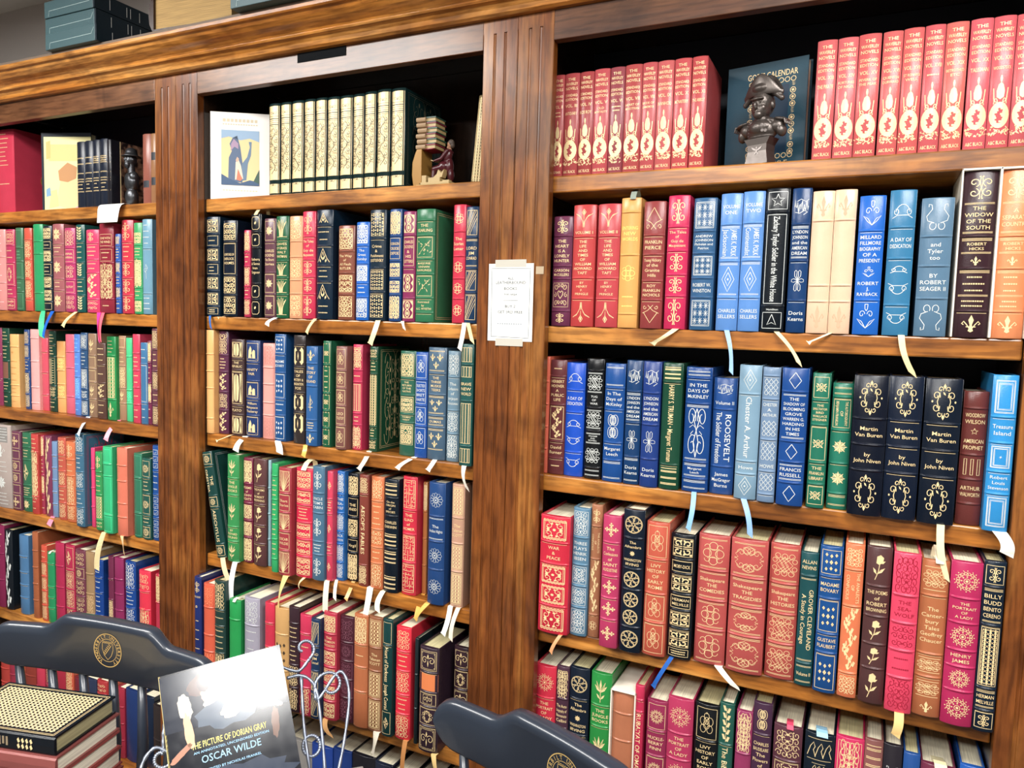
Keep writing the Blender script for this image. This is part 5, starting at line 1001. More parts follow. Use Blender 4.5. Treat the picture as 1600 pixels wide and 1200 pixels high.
# ---------------- the bookcase
case = empty('bookcase', (-1.2, .15, -1.5), (0, 0, 0), 'long stained wooden bookcase with fluted pilasters and moulded cornice', 'bookcase')
def cpart(mb, name, sm=False, bv=0):
    o = mb.build(name, case, sm); o.location = (1.2, -.15, 1.5)
    if bv: bevel(o, bv)
    return o
XA = (-2.83, -2.665); X1 = (-1.809, -1.646); X2 = (-.786, -.6215); X3 = (.232, .40)
for (a, b) in (XA, X1, X2, X3):
    mb = MB(); mid = (a+b)/2
    for s0, s1 in ((a, mid-.0006), (mid+.0006, b)):
        out = [(s0, .022), (s0, .0015), (s0+.0015, 0)]; c = (s0+s1)/2
        for f in (c-.0125, c+.0125):
            out += [(f-.0036, 0), (f-.0028, .0022), (f, .0034), (f+.0028, .0022), (f+.0036, 0)]
        out += [(s1-.0015, 0), (s1, .0015), (s1, .022)]
        mb.prism(out, -1.5, .620, WOOD_P, 'z'); mb.box(s0, s1, .0, .022, .620, .66, WOOD_P)
    cpart(mb, 'pilaster')
BAYS = {'A': (X1[0]-.856, X1[0]), 'B': (X1[1], X2[0]), 'C': (X2[1], X3[0])}
INN = {'A': (-2.665, -1.790), 'B': (-1.645, -.766), 'C': (-.641, .232)}
WOOD_R = wood('stained_maple_top_rail', 'x', '5c3824', '70492f', '8c6040', .34, .22)
for k, (a, b) in BAYS.items():
    mb = MB(); mb.box(a, b, 0, .022, .588, .66, WOOD_R); cpart(mb, 'top_rail', bv=.0015)
    mb = MB(); mb.box(a, b, 0, .022, -1.5, -1.425, WOOD_F); cpart(mb, 'base_rail', bv=.0015)
    a, b = INN[k]
    for (p, q) in ((a-.016, a), (b, b+.016)):
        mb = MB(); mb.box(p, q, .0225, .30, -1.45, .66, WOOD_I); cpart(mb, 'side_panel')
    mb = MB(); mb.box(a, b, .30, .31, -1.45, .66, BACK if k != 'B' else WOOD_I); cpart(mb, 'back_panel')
    for zs in (.318, .001, -.323, -.664, -1.016, -1.385):
        mb = MB(); mb.box(a+.0005, b-.0005, .026, .299, zs-.0355, zs-.0002, WOOD_S); cpart(mb, 'shelf', bv=.003)
mb = MB(); mb.box(-2.83, .40, .023, .31, .661, .69, WOOD_I); cpart(mb, 'top_panel')
mb = MB()
prof = [(.02, .6485), (-.012, .6485), (-.019, .653), (-.021, .662), (-.026, .669), (-.036, .672), (-.0375, .6755), (-.036, .679), (-.0385, .683), (-.046, .688), (-.058, .694), (-.068, .702), (-.072, .710), (-.080, .711), (-.0825, .7145), (-.0825, .722), (.02, .722)]
mb.prism(prof, -2.83, .46, WOOD_C, 'x'); cpart(mb, 'cornice')
mb = MB(); mb.box(-2.75, .40, -.028, .30, .723, .757, plain('grey_brown_board', '7a6a5c', .6)); cpart(mb, 'top_board')
mb = MB(); mb.box(-1.302, -1.154, -.0012, -.0001, .6255, .6475, plain('black_label', '080c10', .8, 0, 0, .15)); cpart(mb, 'label_plate')

# ---------------- paper sign taped to the pilaster
sg = empty('paper_sign', (-.7035, -.0008, .049), (0, radians(-.3), 0), 'white printed paper sign taped to the pilaster beside the middle bay', 'sign')
paper = plain('white_paper', 'f8f8f4', .55); ink = plain('grey_ink', '4c565c', .6); tape = plain('matte_tape', 'c8c4b8', .3)
mb = MB(); mb.box(-.0535, .0535, -.0004, 0, -.0835, .0835, paper)
class Flat:
    w = 1
    def y(s, u, z): return -.0004
FL = Flat()
stroke(mb, FL, [(-.045, -.074), (.045, -.076), (.046, .073), (-.046, .074), (-.045, -.074)], .0009, ink)
for t, z, hh in (('ALL', .052, .0055), ('LEATHERBOUND', .043, .0062), ('BOOKS', .030, .006), ('• THIS AREA •', .0175, .0042), ('BUY 2', -.008, .006), ('GET 3RD FREE', -.0205, .006)): put_text(mb, FL, t, 0, z, .072, hh, ink)
stroke(mb, FL, [(-.018, .005), (.018, .0047)], .0008, ink)
for i in range(11): stroke(mb, FL, [(-.03+i*.0055, -.046), (-.0268+i*.0055, -.046)], .0026, plain('pale_ink', '9ca4a8', .6))
mb.build('sheet', sg)
for (a, b, c, d) in ((-.038, .036, .076, .092), (-.034, .032, -.094, -.078)):
    mb = MB(); mb.box(a, b, -.0007, -.00045, c, d, tape); mb.build('tape', sg)
tp = empty('tape_scrap', (-.6365, -.0002, .118), label='small scrap of old tape on the pilaster right of the sign', cat='tape')
mb = MB(); mb.box(-.009, .009, -.0004, 0, -.008, .008, plain('old_tape', 'b8a488', .4)); mb.build('tape', tp)

# ---------------- helpers for objects that are not spine-out books
def blob(name, parts, voxel, mat, parent, smooth_it=4):
    bm = bmesh.new()
    for p in parts:
        if p[0] == 'e':
            M = Matrix.Translation(Vector(p[1])) @ (Matrix.Rotation(radians(p[3]), 4, p[4]) if len(p) > 3 else Matrix()) @ Matrix.Diagonal((*p[2], 1))
            bmesh.ops.create_icosphere(bm, subdivisions=3, radius=1, matrix=M)
        else:
            a, b, ra, rb = Vector(p[1]), Vector(p[2]), p[3], p[4]; n = max(2, int((b-a).length/min(ra, rb)*2.2))
            for i in range(n+1):
                t = i/n; bmesh.ops.create_icosphere(bm, subdivisions=2, radius=ra+(rb-ra)*t, matrix=Matrix.Translation(a.lerp(b, t)))
    me = bpy.data.meshes.new(name); bm.to_mesh(me); bm.free()
    o = bpy.data.objects.new(name, me); COL.objects.link(o)
    md = o.modifiers.new('r', 'REMESH'); md.mode = 'VOXEL'; md.voxel_size = voxel; md.use_smooth_shade = True
    sm = o.modifiers.new('s', 'SMOOTH'); sm.iterations = smooth_it; sm.factor = .5
    dg = bpy.context.evaluated_depsgraph_get(); m2 = bpy.data.meshes.new_from_object(o.evaluated_get(dg))
    o.modifiers.clear(); o.data = m2; m2.materials.clear(); m2.materials.append(mat); m2.polygons.foreach_set('use_smooth', [True]*len(m2.polygons))
    o.parent = parent; return o
def face_book(name, label, p0, p1, z, h, t, col, draw, page=None, rough=.3, group=None):
    W = hypot(p1[0]-p0[0], p1[1]-p0[1]); a = atan2(p1[1]-p0[1], p1[0]-p0[0])
    root = empty(name, ((p0[0]+p1[0])/2, (p0[1]+p1[1])/2, z+.0003), (0, 0, a), label, 'book', group)
    m = leather(col, rough) if col != 'fffaf2' else plain('jacket', col, .4); mb = MB()
    mb.box(-W/2, W/2, 0, .003, 0, h, m); mb.box(-W/2, W/2, t-.003, t, 0, h, m); mb.box(-W/2, -W/2+.003, .003, t-.003, 0, h, m)
    class F:
        w = W
        def y(s, u, zz): return 0
    draw(mb, F(), W, h); mb.build('cover', root)
    mb = MB(); mb.box(-W/2+.0032, W/2-.004, .0032, t-.0032, .003, h-.003, PAGE); mb.build('page_block', root)
    return root
def poly(mb, sp, pts, W, h, x0, x1, z0, z1, m, off=.0005):
    fillp(mb, sp, [((x0+(x1-x0)*u)*W-W/2, (z0+(z1-z0)*v)*h) for u, v in pts], m, off)

def draw_white(mb, sp, W, h):
    c = lambda n, x: plain('print_'+n, x, .5)
    R = (.18, .82, .17, .80)
    g = lambda pts, m, o=.0005: poly(mb, sp, pts, W, h, *R, m, o)
    g([(0, 0), (1, 0), (1, 1), (0, 1)], c('cream', 'f0d8a0'), .0003)
    g([(0, .84), (.2, .88), (.5, .82), (.75, .86), (1, .8), (1, 1), (0, 1)], c('sky', '9cb8d4'))
    g([(.18, .08), (.2, .5), (.28, .62), (.22, .75), (.3, .86), (.42, .9), (.5, .7), (.55, .45), (.6, .2), (.55, .05)], c('cloak', '5a6e8c'))
    g([(.25, .62), (.35, .7), (.45, .66), (.45, .76), (.33, .84), (.26, .75)], c('lilac', 'b094b0'), .0007)
    g([(.55, .4), (.68, .52), (.75, .7), (.72, .8), (.8, .8), (.78, .55), (.7, .4), (.66, .1), (.5, .08)], c('cloak2', '6c86a0'), .0006)
    g([(.36, .1), (.38, .42), (.45, .48), (.52, .36), (.58, .12)], c('gown', 'ecdcc8'), .0009)
    g([(.4, .1), (.44, .3), (.5, .2), (.56, .12), (.5, .08)], c('coral', 'd88064'), .0011)
    g([(.38, .45), (.42, .52), (.47, .48), (.43, .42)], c('skin', 'e8b89c'), .0011)
    g([(0, 0), (1, 0), (1, .07), (.75, .1), (.5, .04), (.2, .12), (0, .2)], c('shore', '405c80'), .0012)
    g([(.85, .08), (1, .04), (1, .3), (.93, .2)], c('shrub', '3c5c50'), .0013)
    ink2 = c('title', 'dccdb0')
    r = random.Random(4)
    for z, n in ((.91, 9), (.865, 14), (.11, 12)):
        for i in range(n): u = -W*.3+W*.6*(i+.1)/n; stroke(mb, sp, [(u, h*z), (u+W*.6/n*.7, h*z)], .008 if n == 9 else .003, ink2, .0004)
face_book('jacketed_book', 'cream jacketed book facing out with small colour picture, top of middle bay', (-1.631, .03), (-1.498, .112), .318, .232, .022, 'fffaf2', draw_white)
def draw_illus(mb, sp, W, h):
    c = lambda n, x: plain('print_'+n, x, .45)
    g = lambda pts, m, o=.0005: poly(mb, sp, pts, W, h, .05, 1, .0, .95, m, o)
    g([(0, 0), (1, 0), (1, 1), (0, 1)], c('ivory', 'ece4a8'), .0003)
    g([(.1, .68), (.95, .68), (.95, .9), (.1, .9)], c('panel', 'd8cc88'))
    g([(.05, .7), (.14, .72), (.14, .95), (.05, .93)], c('scroll', 'c8bc74'), .0007)
    g([(.3, .55), (.5, .66), (.7, .6), (.68, .45), (.5, .4), (.32, .42)], c('auburn', 'c08c5c'), .0007)
    g([(.25, .1), (.35, .42), (.6, .48), (.85, .35), (.9, .1), (.6, .02)], c('blush', 'f0cc98'), .0006)
    g([(.55, .02), (.9, .02), (.95, .1), (.7, .08)], c('pink', 'dca0b8'), .0009)
    g([(.04, .2), (.14, .22), (.12, .33), (.04, .3)], c('blue', '7ca4c4'), .0009)
    g([(.1, .05), (.3, .08), (.26, .3), (.14, .28)], c('straw', 'e4d090'), .0008)
face_book('illustrated_book', 'pale yellow illustrated cover facing out between red book and black volumes', (-2.405, .06), (-2.243, .115), .318, .247, .03, '28303c', draw_illus)
def draw_cal(mb, sp, W, h):
    gm = gilt('g'); n = 0
    put_text(mb, sp, "GOD'S CALENDAR", W*.07, h*.885, W*.62, h*.055, gm)
    put_text(mb, sp, 'QUAYLE', W*.12, h*.085, W*.4, h*.045, gm)
    mb2 = plain('dark_cover_panel', '0c2c44', .4)
    fillp(mb, sp, [(-W*.14, h*.18), (W*.28, h*.18), (W*.28, h*.78), (-W*.14, h*.78)], mb2, .0002)
    for i in range(11):
        z = h*(.18+.6*i/10)
        for u in (-W*.19, W*.33):
            r = W*.034
            if i % 4 != 2:
                stroke(mb, sp, [(u+r*cos(a*.9), z+r*sin(a*.9)) for a in range(8)], .0013, gm); fillp(mb, sp, [(u+r*.5*cos(a), z+r*.5*sin(a)) for a in range(6)], gm)
            else:
                for a in range(4): fillp(mb, sp, [(u+r*.3*cos(a*1.6), z+r*(a-1.5)*.5), (u+r*.8, z+r*(a-1.5)*.5+r*.3), (u-r*.5, z+r*(a-1.2)*.5)], gm)
    for i in range(8):
        u = -W*.19+W*.52*i/7
        for z in (h*.82, h*.15):
            r = W*.03; stroke(mb, sp, [(u+r*cos(a*.9), z+r*sin(a*.9)) for a in range(8)], .0013, gm)
face_book('teal_book', 'teal book facing out behind the bust, gilt rose border and title', (-.292, .150), (-.136, .118), .318, .218, .03, '14485c', draw_cal, rough=.4)

# bust with a bicorne hat
BR = plain('dark_bronze', '665f5b', .36, .72)
bu = empty('bust', (-.207, .052, .3183), (0, 0, radians(-24)), 'dark bronze bust of a uniformed man in a bicorne hat', 'bust')
def ell(x, y, z, a, b, c, *r): return ('e', (x, y, z), (a, b, c))+r
mb = MB()
pp = [(0, .0235, .016), (.006, .0230, .0155), (.012, .0215, .0150), (.024, .0195, .0145), (.036, .0200, .0150), (.048, .0270, .0165)]
for (z0, a0, b0), (z1, a1, b1) in zip(pp, pp[1:]):
    n = len(mb.v); mb.v += [(-a0, -b0, z0), (a0, -b0, z0), (a0, b0, z0), (-a0, b0, z0), (-a1, -b1, z1), (a1, -b1, z1), (a1, b1, z1), (-a1, b1, z1)]
    for q in ((0, 1, 5, 4), (1, 2, 6, 5), (2, 3, 7, 6), (3, 0, 4, 7)): mb.f.append(tuple(n+i for i in q)); mb.m.append(mb.mi(BR))
mb.quad([(-.0235, -.016, 0), (-.0235, .016, 0), (.0235, .016, 0), (.0235, -.016, 0)], BR)
EG = plain('worn_bronze_relief', '8c8480', .35, .6)
class Fb:
    w = 1
    def y(s, u, z): return -.0149
for k, p, w_ in mx([P([(0, .2), (.3, .5), (.9, .85), (.7, .4), (.3, .1)]), leaf(.1, -.1, .35, -.7, .12)])+[leaf(0, -.5, 0, .6, .16), disc(0, .65, .14)]:
    fillp(mb, Fb(), [(x*.0125, .024+y*.010) for x, y in p], EG, .0006)
mb.build('pedestal', bu)
def hd(L, k=1.48, z0=.1135, z1=.0905): return [(('e', (p[1][0]*k, p[1][1]*k, z1+(p[1][2]-z0)*k), tuple(q*k for q in p[2]))+tuple(p[3:])) for p in L]
blob('figure', [ell(0, .001, .064, .034, .019, .020), ell(0, -.006, .068, .025, .016, .016), ell(0, .002, .076, .036, .015, .009), ell(-.032, .001, .068, .014, .013, .013), ell(.032, .001, .068, .014, .013, .013),
    ell(-.040, .001, .060, .009, .011, .013, 15, 'Y'), ell(.040, .001, .060, .009, .011, .013, -15, 'Y'), ell(0, -.001, .052, .028, .014, .008), ell(-.018, 0, .080, .016, .011, .006, -18, 'Y'), ell(.018, 0, .080, .016, .011, .006, 18, 'Y'),
    ('c', (0, .001, .078), (0, .0, .098), .0135, .0125), ell(0, .0, .084, .0160, .0145, .006)]
    + hd([ell(0, .0005, .130, .0135, .0165, .0175), ell(0, -.004, .120, .0115, .0125, .011), ell(0, -.011, .1135, .006, .0055, .005), ell(0, -.0175, .1235, .0022, .0038, .0055, 12, 'X'), ell(0, -.0178, .1212, .0026, .0026, .0018),
    ell(0, -.0152, .1325, .0095, .0035, .0022), ell(-.0058, -.0100, .1215, .0045, .0045, .0052), ell(.0058, -.0100, .1215, .0045, .0045, .0052), ell(0, -.0150, .1168, .0042, .0022, .0011), ell(0, -.0146, .1146, .0036, .0022, .0012),
    ell(-.0138, .001, .126, .002, .0035, .005), ell(.0138, .001, .126, .002, .0035, .005)]), .00085, BR, bu, 2)
for s_ in (-1, 1):
    blob('epaulette', [ell(s_*.040, .0, .0790, .0145, .0125, .0042, s_*16, 'Y')]+[('c', (s_*.051, -.010+.005*i, .076), (s_*.053, -.010+.005*i, .068), .002, .0016) for i in range(5)], .0009, BR, bu, 1)
    mb = MB(); mb.lathe([(.0001, -.0014), (.0020, -.0007), (.0020, .0007), (.0001, .0014)], 0, 0, BR, 8); o = mb.build('eye', bu, True); o.location = (s_*.0076, -.0232, .1127)
hat = []
for i in range(29):
    x = -.038+.076*i/28; t = abs(x)/.038; dz = .003-.018*t*t
    hat.append(ell(x, 0, .1335+dz, .005, .014-.009*t, .0055))
    hat.append(ell(x*.95, -.0150*(1-t**2), .1435+dz, .0052, .0036, .0170*(1-t**1.7)+.0035)); hat.append(ell(x*.95, .0150*(1-t**2), .1465+dz, .0052, .0036, .0190*(1-t**1.7)+.0035))
hat += [ell(0, 0, .140, .023, .022, .013), ell(.001, -.0165, .148, .0028, .002, .004)]
blob('bicorne_hat', hat, .0011, BR, bu, 2)
mb = MB()
for z in (.052, .058, .064, .070): mb.lathe([(.0001, z-.0013), (.0013, z), (.0001, z+.0013)], -.015, -.0215, EG, 8)
mb.build('coat_button', bu)
mb2 = MB()
for i, (x, z) in enumerate(((.012, .070), (.018, .069), (.013, .060), (.019, .059))):
    for a in range(0, 180, 36): stroke(mb2, type('q', (), {'w': 1, 'y': lambda s, u, zz: -.0225+abs(u)*.18})(), [(x-.0032*cos(radians(a)), z-.0032*sin(radians(a))), (x+.0032*cos(radians(a)), z+.0032*sin(radians(a)))], .0008, EG)
mb2.build('medals', bu)

# small bust between the marbled book and the calf volumes
hb = empty('small_bust', (-2.008, .078, .3183), (0, 0, radians(-15)), 'small grey metal bust of a bearded man in a brimmed hat, top left shelf', 'bust')
PW = plain('grey_pewter', '54565a', .32, .8)
blob('figure', [ell(0, 0, .03, .022, .018, .03), ell(0, 0, .075, .027, .018, .03), ell(-.017, 0, .088, .011, .013, .016), ell(.017, 0, .088, .011, .013, .016), ('c', (0, 0, .1), (0, -.001, .125), .011, .010), ell(0, -.001, .140, .0135, .0165, .019), ell(0, -.012, .124, .0085, .008, .012), ell(0, -.018, .138, .0024, .004, .006), ell(0, -.015, .1455, .009, .004, .0022), ell(-.006, -.012, .135, .004, .004, .005), ell(.006, -.012, .135, .004, .004, .005), ell(-.0135, 0, .139, .002, .004, .005), ell(.0135, 0, .139, .002, .004, .005), ell(0, -.0165, .1295, .007, .003, .002)], .0011, PW, hb, 2)
mb = MB(); mb.lathe([(.0001, .1495), (.026, .1475), (.027, .149), (.018, .153), (.0165, .160), (.014, .169), (.008, .173), (.0001, .174)], 0, 0, PW, 24); mb.build('hat', hb, True)

# white strip bent over the shelf edge
sc = empty('paper_strip', (-2.018, .03, .3185), label='white paper strip curling over the edge of the top left shelf', cat='paper')
mb = MB(); path = [(.03, .0012), (.005, .0012), (-.008, .001), (-.016, -.004), (-.0205, -.014), (-.023, -.03), (-.026, -.054)]; mi = mb.mi(paper)
for i, (y, z) in enumerate(path):
    sh = .0 if i < 3 else -.004*(i-2)*.0+(.002*(i-2))
    for x in (-.052+sh, .052-sh): mb.v += [(x, y, z), (x, y-.0005, z+.0005)]
for i in range(len(path)-1):
    o = 4*i
    for p, q in ((0, 1), (1, 3), (3, 2), (2, 0)): mb.f.append((o+p, o+q, o+4+q, o+4+p)); mb.m.append(mi)
mb.f += [(0, 2, 3, 1), (24, 25, 27, 26)]; mb.m += [mi, mi]; mb.build('sheet', sc)

# bookend with a reading figure
be = empty('bookend', (-.945, .085, .3183), (0, 0, 0), 'painted bookend of a robed man reading beside a tower of books', 'bookend')
ivory = plain('ivory_resin', 'b8a070', .45); brass = plain('golden_brown_resin', '9c7438', .35, .2); robe = plain('dark_red_robe', '481820', .25)
mb = MB(); mb.box(-.042, .050, -.032, .03, 0, .006, ivory); mb.box(-.036, .046, -.028, .03, .006, .012, ivory); bevel(mb.build('base', be), .0015)
mb = MB(); mb.prism([(-.052, .0), (-.057, .03), (-.056, .06), (-.048, .082), (-.040, .098), (-.030, .098), (-.030, 0)], -.028, .02, brass, 'y'); bevel(mb.build('curved_panel', be), .002)
for i, (cc, dx) in enumerate((('8c1c38', 0), ('2c5c48', .003), ('7c1c34', 0), ('305c48', .004), ('842038', .001), ('2c5044', 0))):
    mb = MB(); z = .088+.0125*i; m = plain('resin_cover', cc, .35)
    mb.box(-.044+dx, .006+dx-.004*(5-i)*.3, -.026, .02, z, z+.002, m); mb.box(-.044+dx, .006+dx, -.026, .02, z+.0095, z+.0118, m); mb.box(-.041+dx, .004+dx, -.024, .018, z+.002, z+.0095, ivory)
    mb.prism([(-.026, z), (-.030, z+.002), (-.031, z+.006), (-.030, z+.0098), (-.026, z+.0118)], -.045+dx, -.020+dx, plain('tan_resin_spine', 'a88c6c', .4), 'x'); mb.build('stacked_book', be)
blob('robed_body', [ell(.026, -.002, .072, .011, .010, .020, 18, 'Y'), ell(.018, -.004, .050, .015, .013, .014), ('c', (.016, -.008, .048), (-.004, -.012, .044), .009, .007), ('c', (.016, .004, .048), (0, .002, .046), .009, .007), ('c', (-.004, -.012, .044), (-.006, -.014, .020), .0065, .005), ('c', (0, .002, .045), (.002, .0, .016), .0065, .005), ('c', (.028, -.01, .084), (.016, -.016, .066), .0055, .0045), ('c', (.016, -.016, .066), (.0, -.018, .062), .0045, .003), ('c', (.03, .008, .084), (.018, .012, .068), .0055, .004), ('c', (.018, .012, .068), (.002, .004, .062), .004, .003), ell(.030, 0, .05, .010, .012, .022), ell(-.008, -.017, .0165, .006, .003, .003), ell(.034, 0, .03, .008, .010, .018)], .0011, robe, be, 3)
blob('head', [ell(.032, -.001, .101, .0075, .007, .009), ell(.0255, -.001, .100, .002, .0016, .002), ell(.028, -.001, .094, .005, .005, .004), ('c', (.031, 0, .085), (.031, 0, .095), .0045, .004), ell(.032, -.0075, .101, .0018, .001, .002), ell(.032, .006, .101, .0018, .001, .002)], .0009, plain('painted_skin', 'a87c60', .4), be, 2)
blob('hair', [ell(.0345, -.001, .104, .0078, .0078, .0085), ell(.038, -.001, .098, .005, .006, .007)], .0011, plain('grey_hair', '4c4038', .6), be, 2)
mb = MB()
mb.prism([(-.012, .064), (0, .0605), (.004, .0655), (.0035, .067), (0, .062), (-.0115, .0655)], -.016, .004, ivory, 'y'); mb.build('open_book', be)
mb = MB(); mb.box(-.034, -.018, -.026, -.006, .012, .028, ivory); mb.box(-.012, .02, -.026, -.002, .012, .022, ivory); mb.prism([(.0, .022), (.024, .022), (.030, .040), (.022, .032), (.014, .040), (.010, .030)], -.024, -.006, ivory, 'y'); mb.box(.026, .044, -.024, -.012, .012, .015, ivory); mb.build('pile_of_books', be)

make_book(-.829, .058, .3198, .030, .196, '[lat*4', 'g', '8c7a54', 'narrow gilt patterned book leaning against the right side, top middle shelf', None, 502, lean=5.0, d=.13)

# ---------------- things on top of the case
tealm = plain('teal_slipcase', '48666c', .4); navm = plain('dark_teal_slipcase', '102430', .35)
def boxed(x0, x1, y0, y1, z0, z1, label, name='boxed_book', fm=tealm, rot=0):
    r = empty(name, ((x0+x1)/2, (y0+y1)/2, z0+.0003), (0, 0, radians(rot)), label, 'book', 'boxed books lying on top of the bookcase')
    a, b, h = (x1-x0)/2, (y1-y0)/2, z1-z0
    mb = MB(); mb.box(-a, a-.006, -b, b, 0, h, fm); stroke(mb, type('q', (), {'w': 1, 'y': lambda s, u, z: -b})(), [(-a+.02, .003), (-a+.022, h*.4), (a-.02, h*.45), (a-.01, h*.8)], .0012, plain('worn_edge', 'b8d0d0', .5), .0005); bevel(mb.build('slipcase', r), .0012)
    mb = MB(); mb.box(a-.0058, a, -b+.001, b-.001, .001, h-.001, navm)
    for yy in (-b*.6, -b*.15, -b*.05, b*.2, b*.6): mb.box(a, a+.0004, yy, yy+.0015, h*.2, h*.8, gilt('s'))
    mb.build('spine', r); return r
boxed(-2.209, -1.985, -.045, .20, .7575, .803, 'teal boxed book at the bottom of the left stack on the cornice')
boxed(-2.224, -2.000, -.035, .20, .8040, .850, 'grey teal boxed book, middle of the left stack on the cornice')
boxed(-2.222, -2.002, -.038, .20, .8510, .897, 'grey boxed book, topmost of the left stack on the cornice')
ob = empty('old_book', (-1.655, .06, .7578), (0, 0, radians(4)), 'thick antique book lying flat with tan page edges, above the cornice', 'book')
mb = MB(); dk = leather('3c2620'); mb.box(-.135, .135, -.075, .1, 0, .006, dk); mb.box(-.135, .135, -.075, .1, .086, .092, dk); mb.prism([(-.135+.0, .0), (-.146, .02), (-.149, .046), (-.146, .072), (-.135, .092), (-.131, .092), (-.131, 0)], -.075, .1, dk, 'y'); mb.build('cover', ob)
mb = MB(); mb.box(-.1305, .128, -.068, .095, .0062, .0858, pages('old_page_edges', 'c8a468', 'Z')); mb.build('page_block', ob)
boxed(-1.468, -1.235, -.055, .0+.17, .7575, .800, 'teal boxed book overhanging the cornice right of the antique book')
boxed(-1.215, -1.02, .0, .19, .7575, .80, 'dark red boxed book at the right on the cornice', fm=plain('dark_red_slipcase', '3c2024', .5))

# ---------------- bottom shelf rows seen behind the chairs
def low_row(bay, xs, y, specs, zsh=-1.385):
    x = xs; row = []
    for i, (w, h, col, desc, lay, g) in enumerate(specs):
        T = len(specs); pl = (ORD[i]+' from left') if i <= T//2 else ((ORD[T-1-i]+' from right') if i < T-1 else 'rightmost')
        if i == 0: pl = 'leftmost'
        make_book(x+w/2, y+.002*(i % 3), zsh+.0003, w-.0012, h, lay, g, col, '%s, %s, bottom shelf, %s bay' % (desc, pl, bay), 'books on the bottom shelf of the %s bay' % bay, 600+i, d=.155); x += w
low_row('left', -2.655, .032, [(.05, .205, 'b03830', 'brick red book with pale band', 'e/e/fil/e', 'd'), (.035, .21, '982840', 'dark red book', 'e/e/e', 'd'), (.05, .21, 'b4582c', 'burnt orange book', 'e/fil/e', 'g'), (.062, .215, '8c3428', 'wide russet book', 'e/e/e/e', 'd'), (.045, .20, 'bc2c48', 'crimson book under the chair rail', 'e/e/fil', 'g'), (.06, .225, '983048', 'wine red book', 'fil/e/e', 'g'), (.05, .215, '9c1c34', 'deep crimson book', 'e/e/e', 'd'), (.04, .225, 'c05034', 'orange red book', 'fil/e/fil', 'g'), (.055, .205, '701c2c', 'dark maroon book', 'e/e/e/e', 'd'), (.06, .22, '28324c', 'slate navy book', 'e/e', 's'), (.05, .225, 'a82c30', 'red book behind the gilt stack', 'fil*.8/x2/fil/e/fil', 'g'), (.048, .235, 'b84830', 'vermilion book between two chair spindles', 'e/e/e/e/e', 'd'), (.036, .225, '9c2038', 'narrow crimson book', 'e/e/e/e', 'd'), (.07, .23, '1c3468', 'wide navy book', 'e', 'd'), (.055, .225, '14243c', 'black navy book by the pilaster', 'e', 'd'), (.06, .21, '302828', 'dark brown book against the side', 'e/e', 'd')])
low_row('middle', -1.643, .03, [(.05, .225, '1c2434', 'black book', 'e/e', 'd'), (.05, .24, '20242c', 'charcoal book', 'e', 'd'), (.055, .235, '24343c', 'slate black book', 'e', 'd'), (.06, .24, '1c2c28', 'black green book', 'e', 'd'), (.07, .245, '1c4438', 'dark green book with pale page tops', 'e', 'd'), (.085, .255, '8c8884', 'wide light grey book', 'e', 'd'), (.07, .262, '1c4094', 'royal blue book with cream pages', 'e', 'd'), (.06, .268, '18387c', 'second blue book with cream pages', 'e', 'd'), (.075, .272, '1c1c24', 'wide black book with white pages', 'e', 'd'), (.055, .27, '20283c', 'ink blue book', 'e', 'd'), (.06, .265, '181820', 'thin-lettered black book', 'e', 'd'), (.06, .262, '14161c', 'matte black book', 'e', 'd'), (.055, .26, '1c1820', 'black book in deep shade', 'e', 'd')])

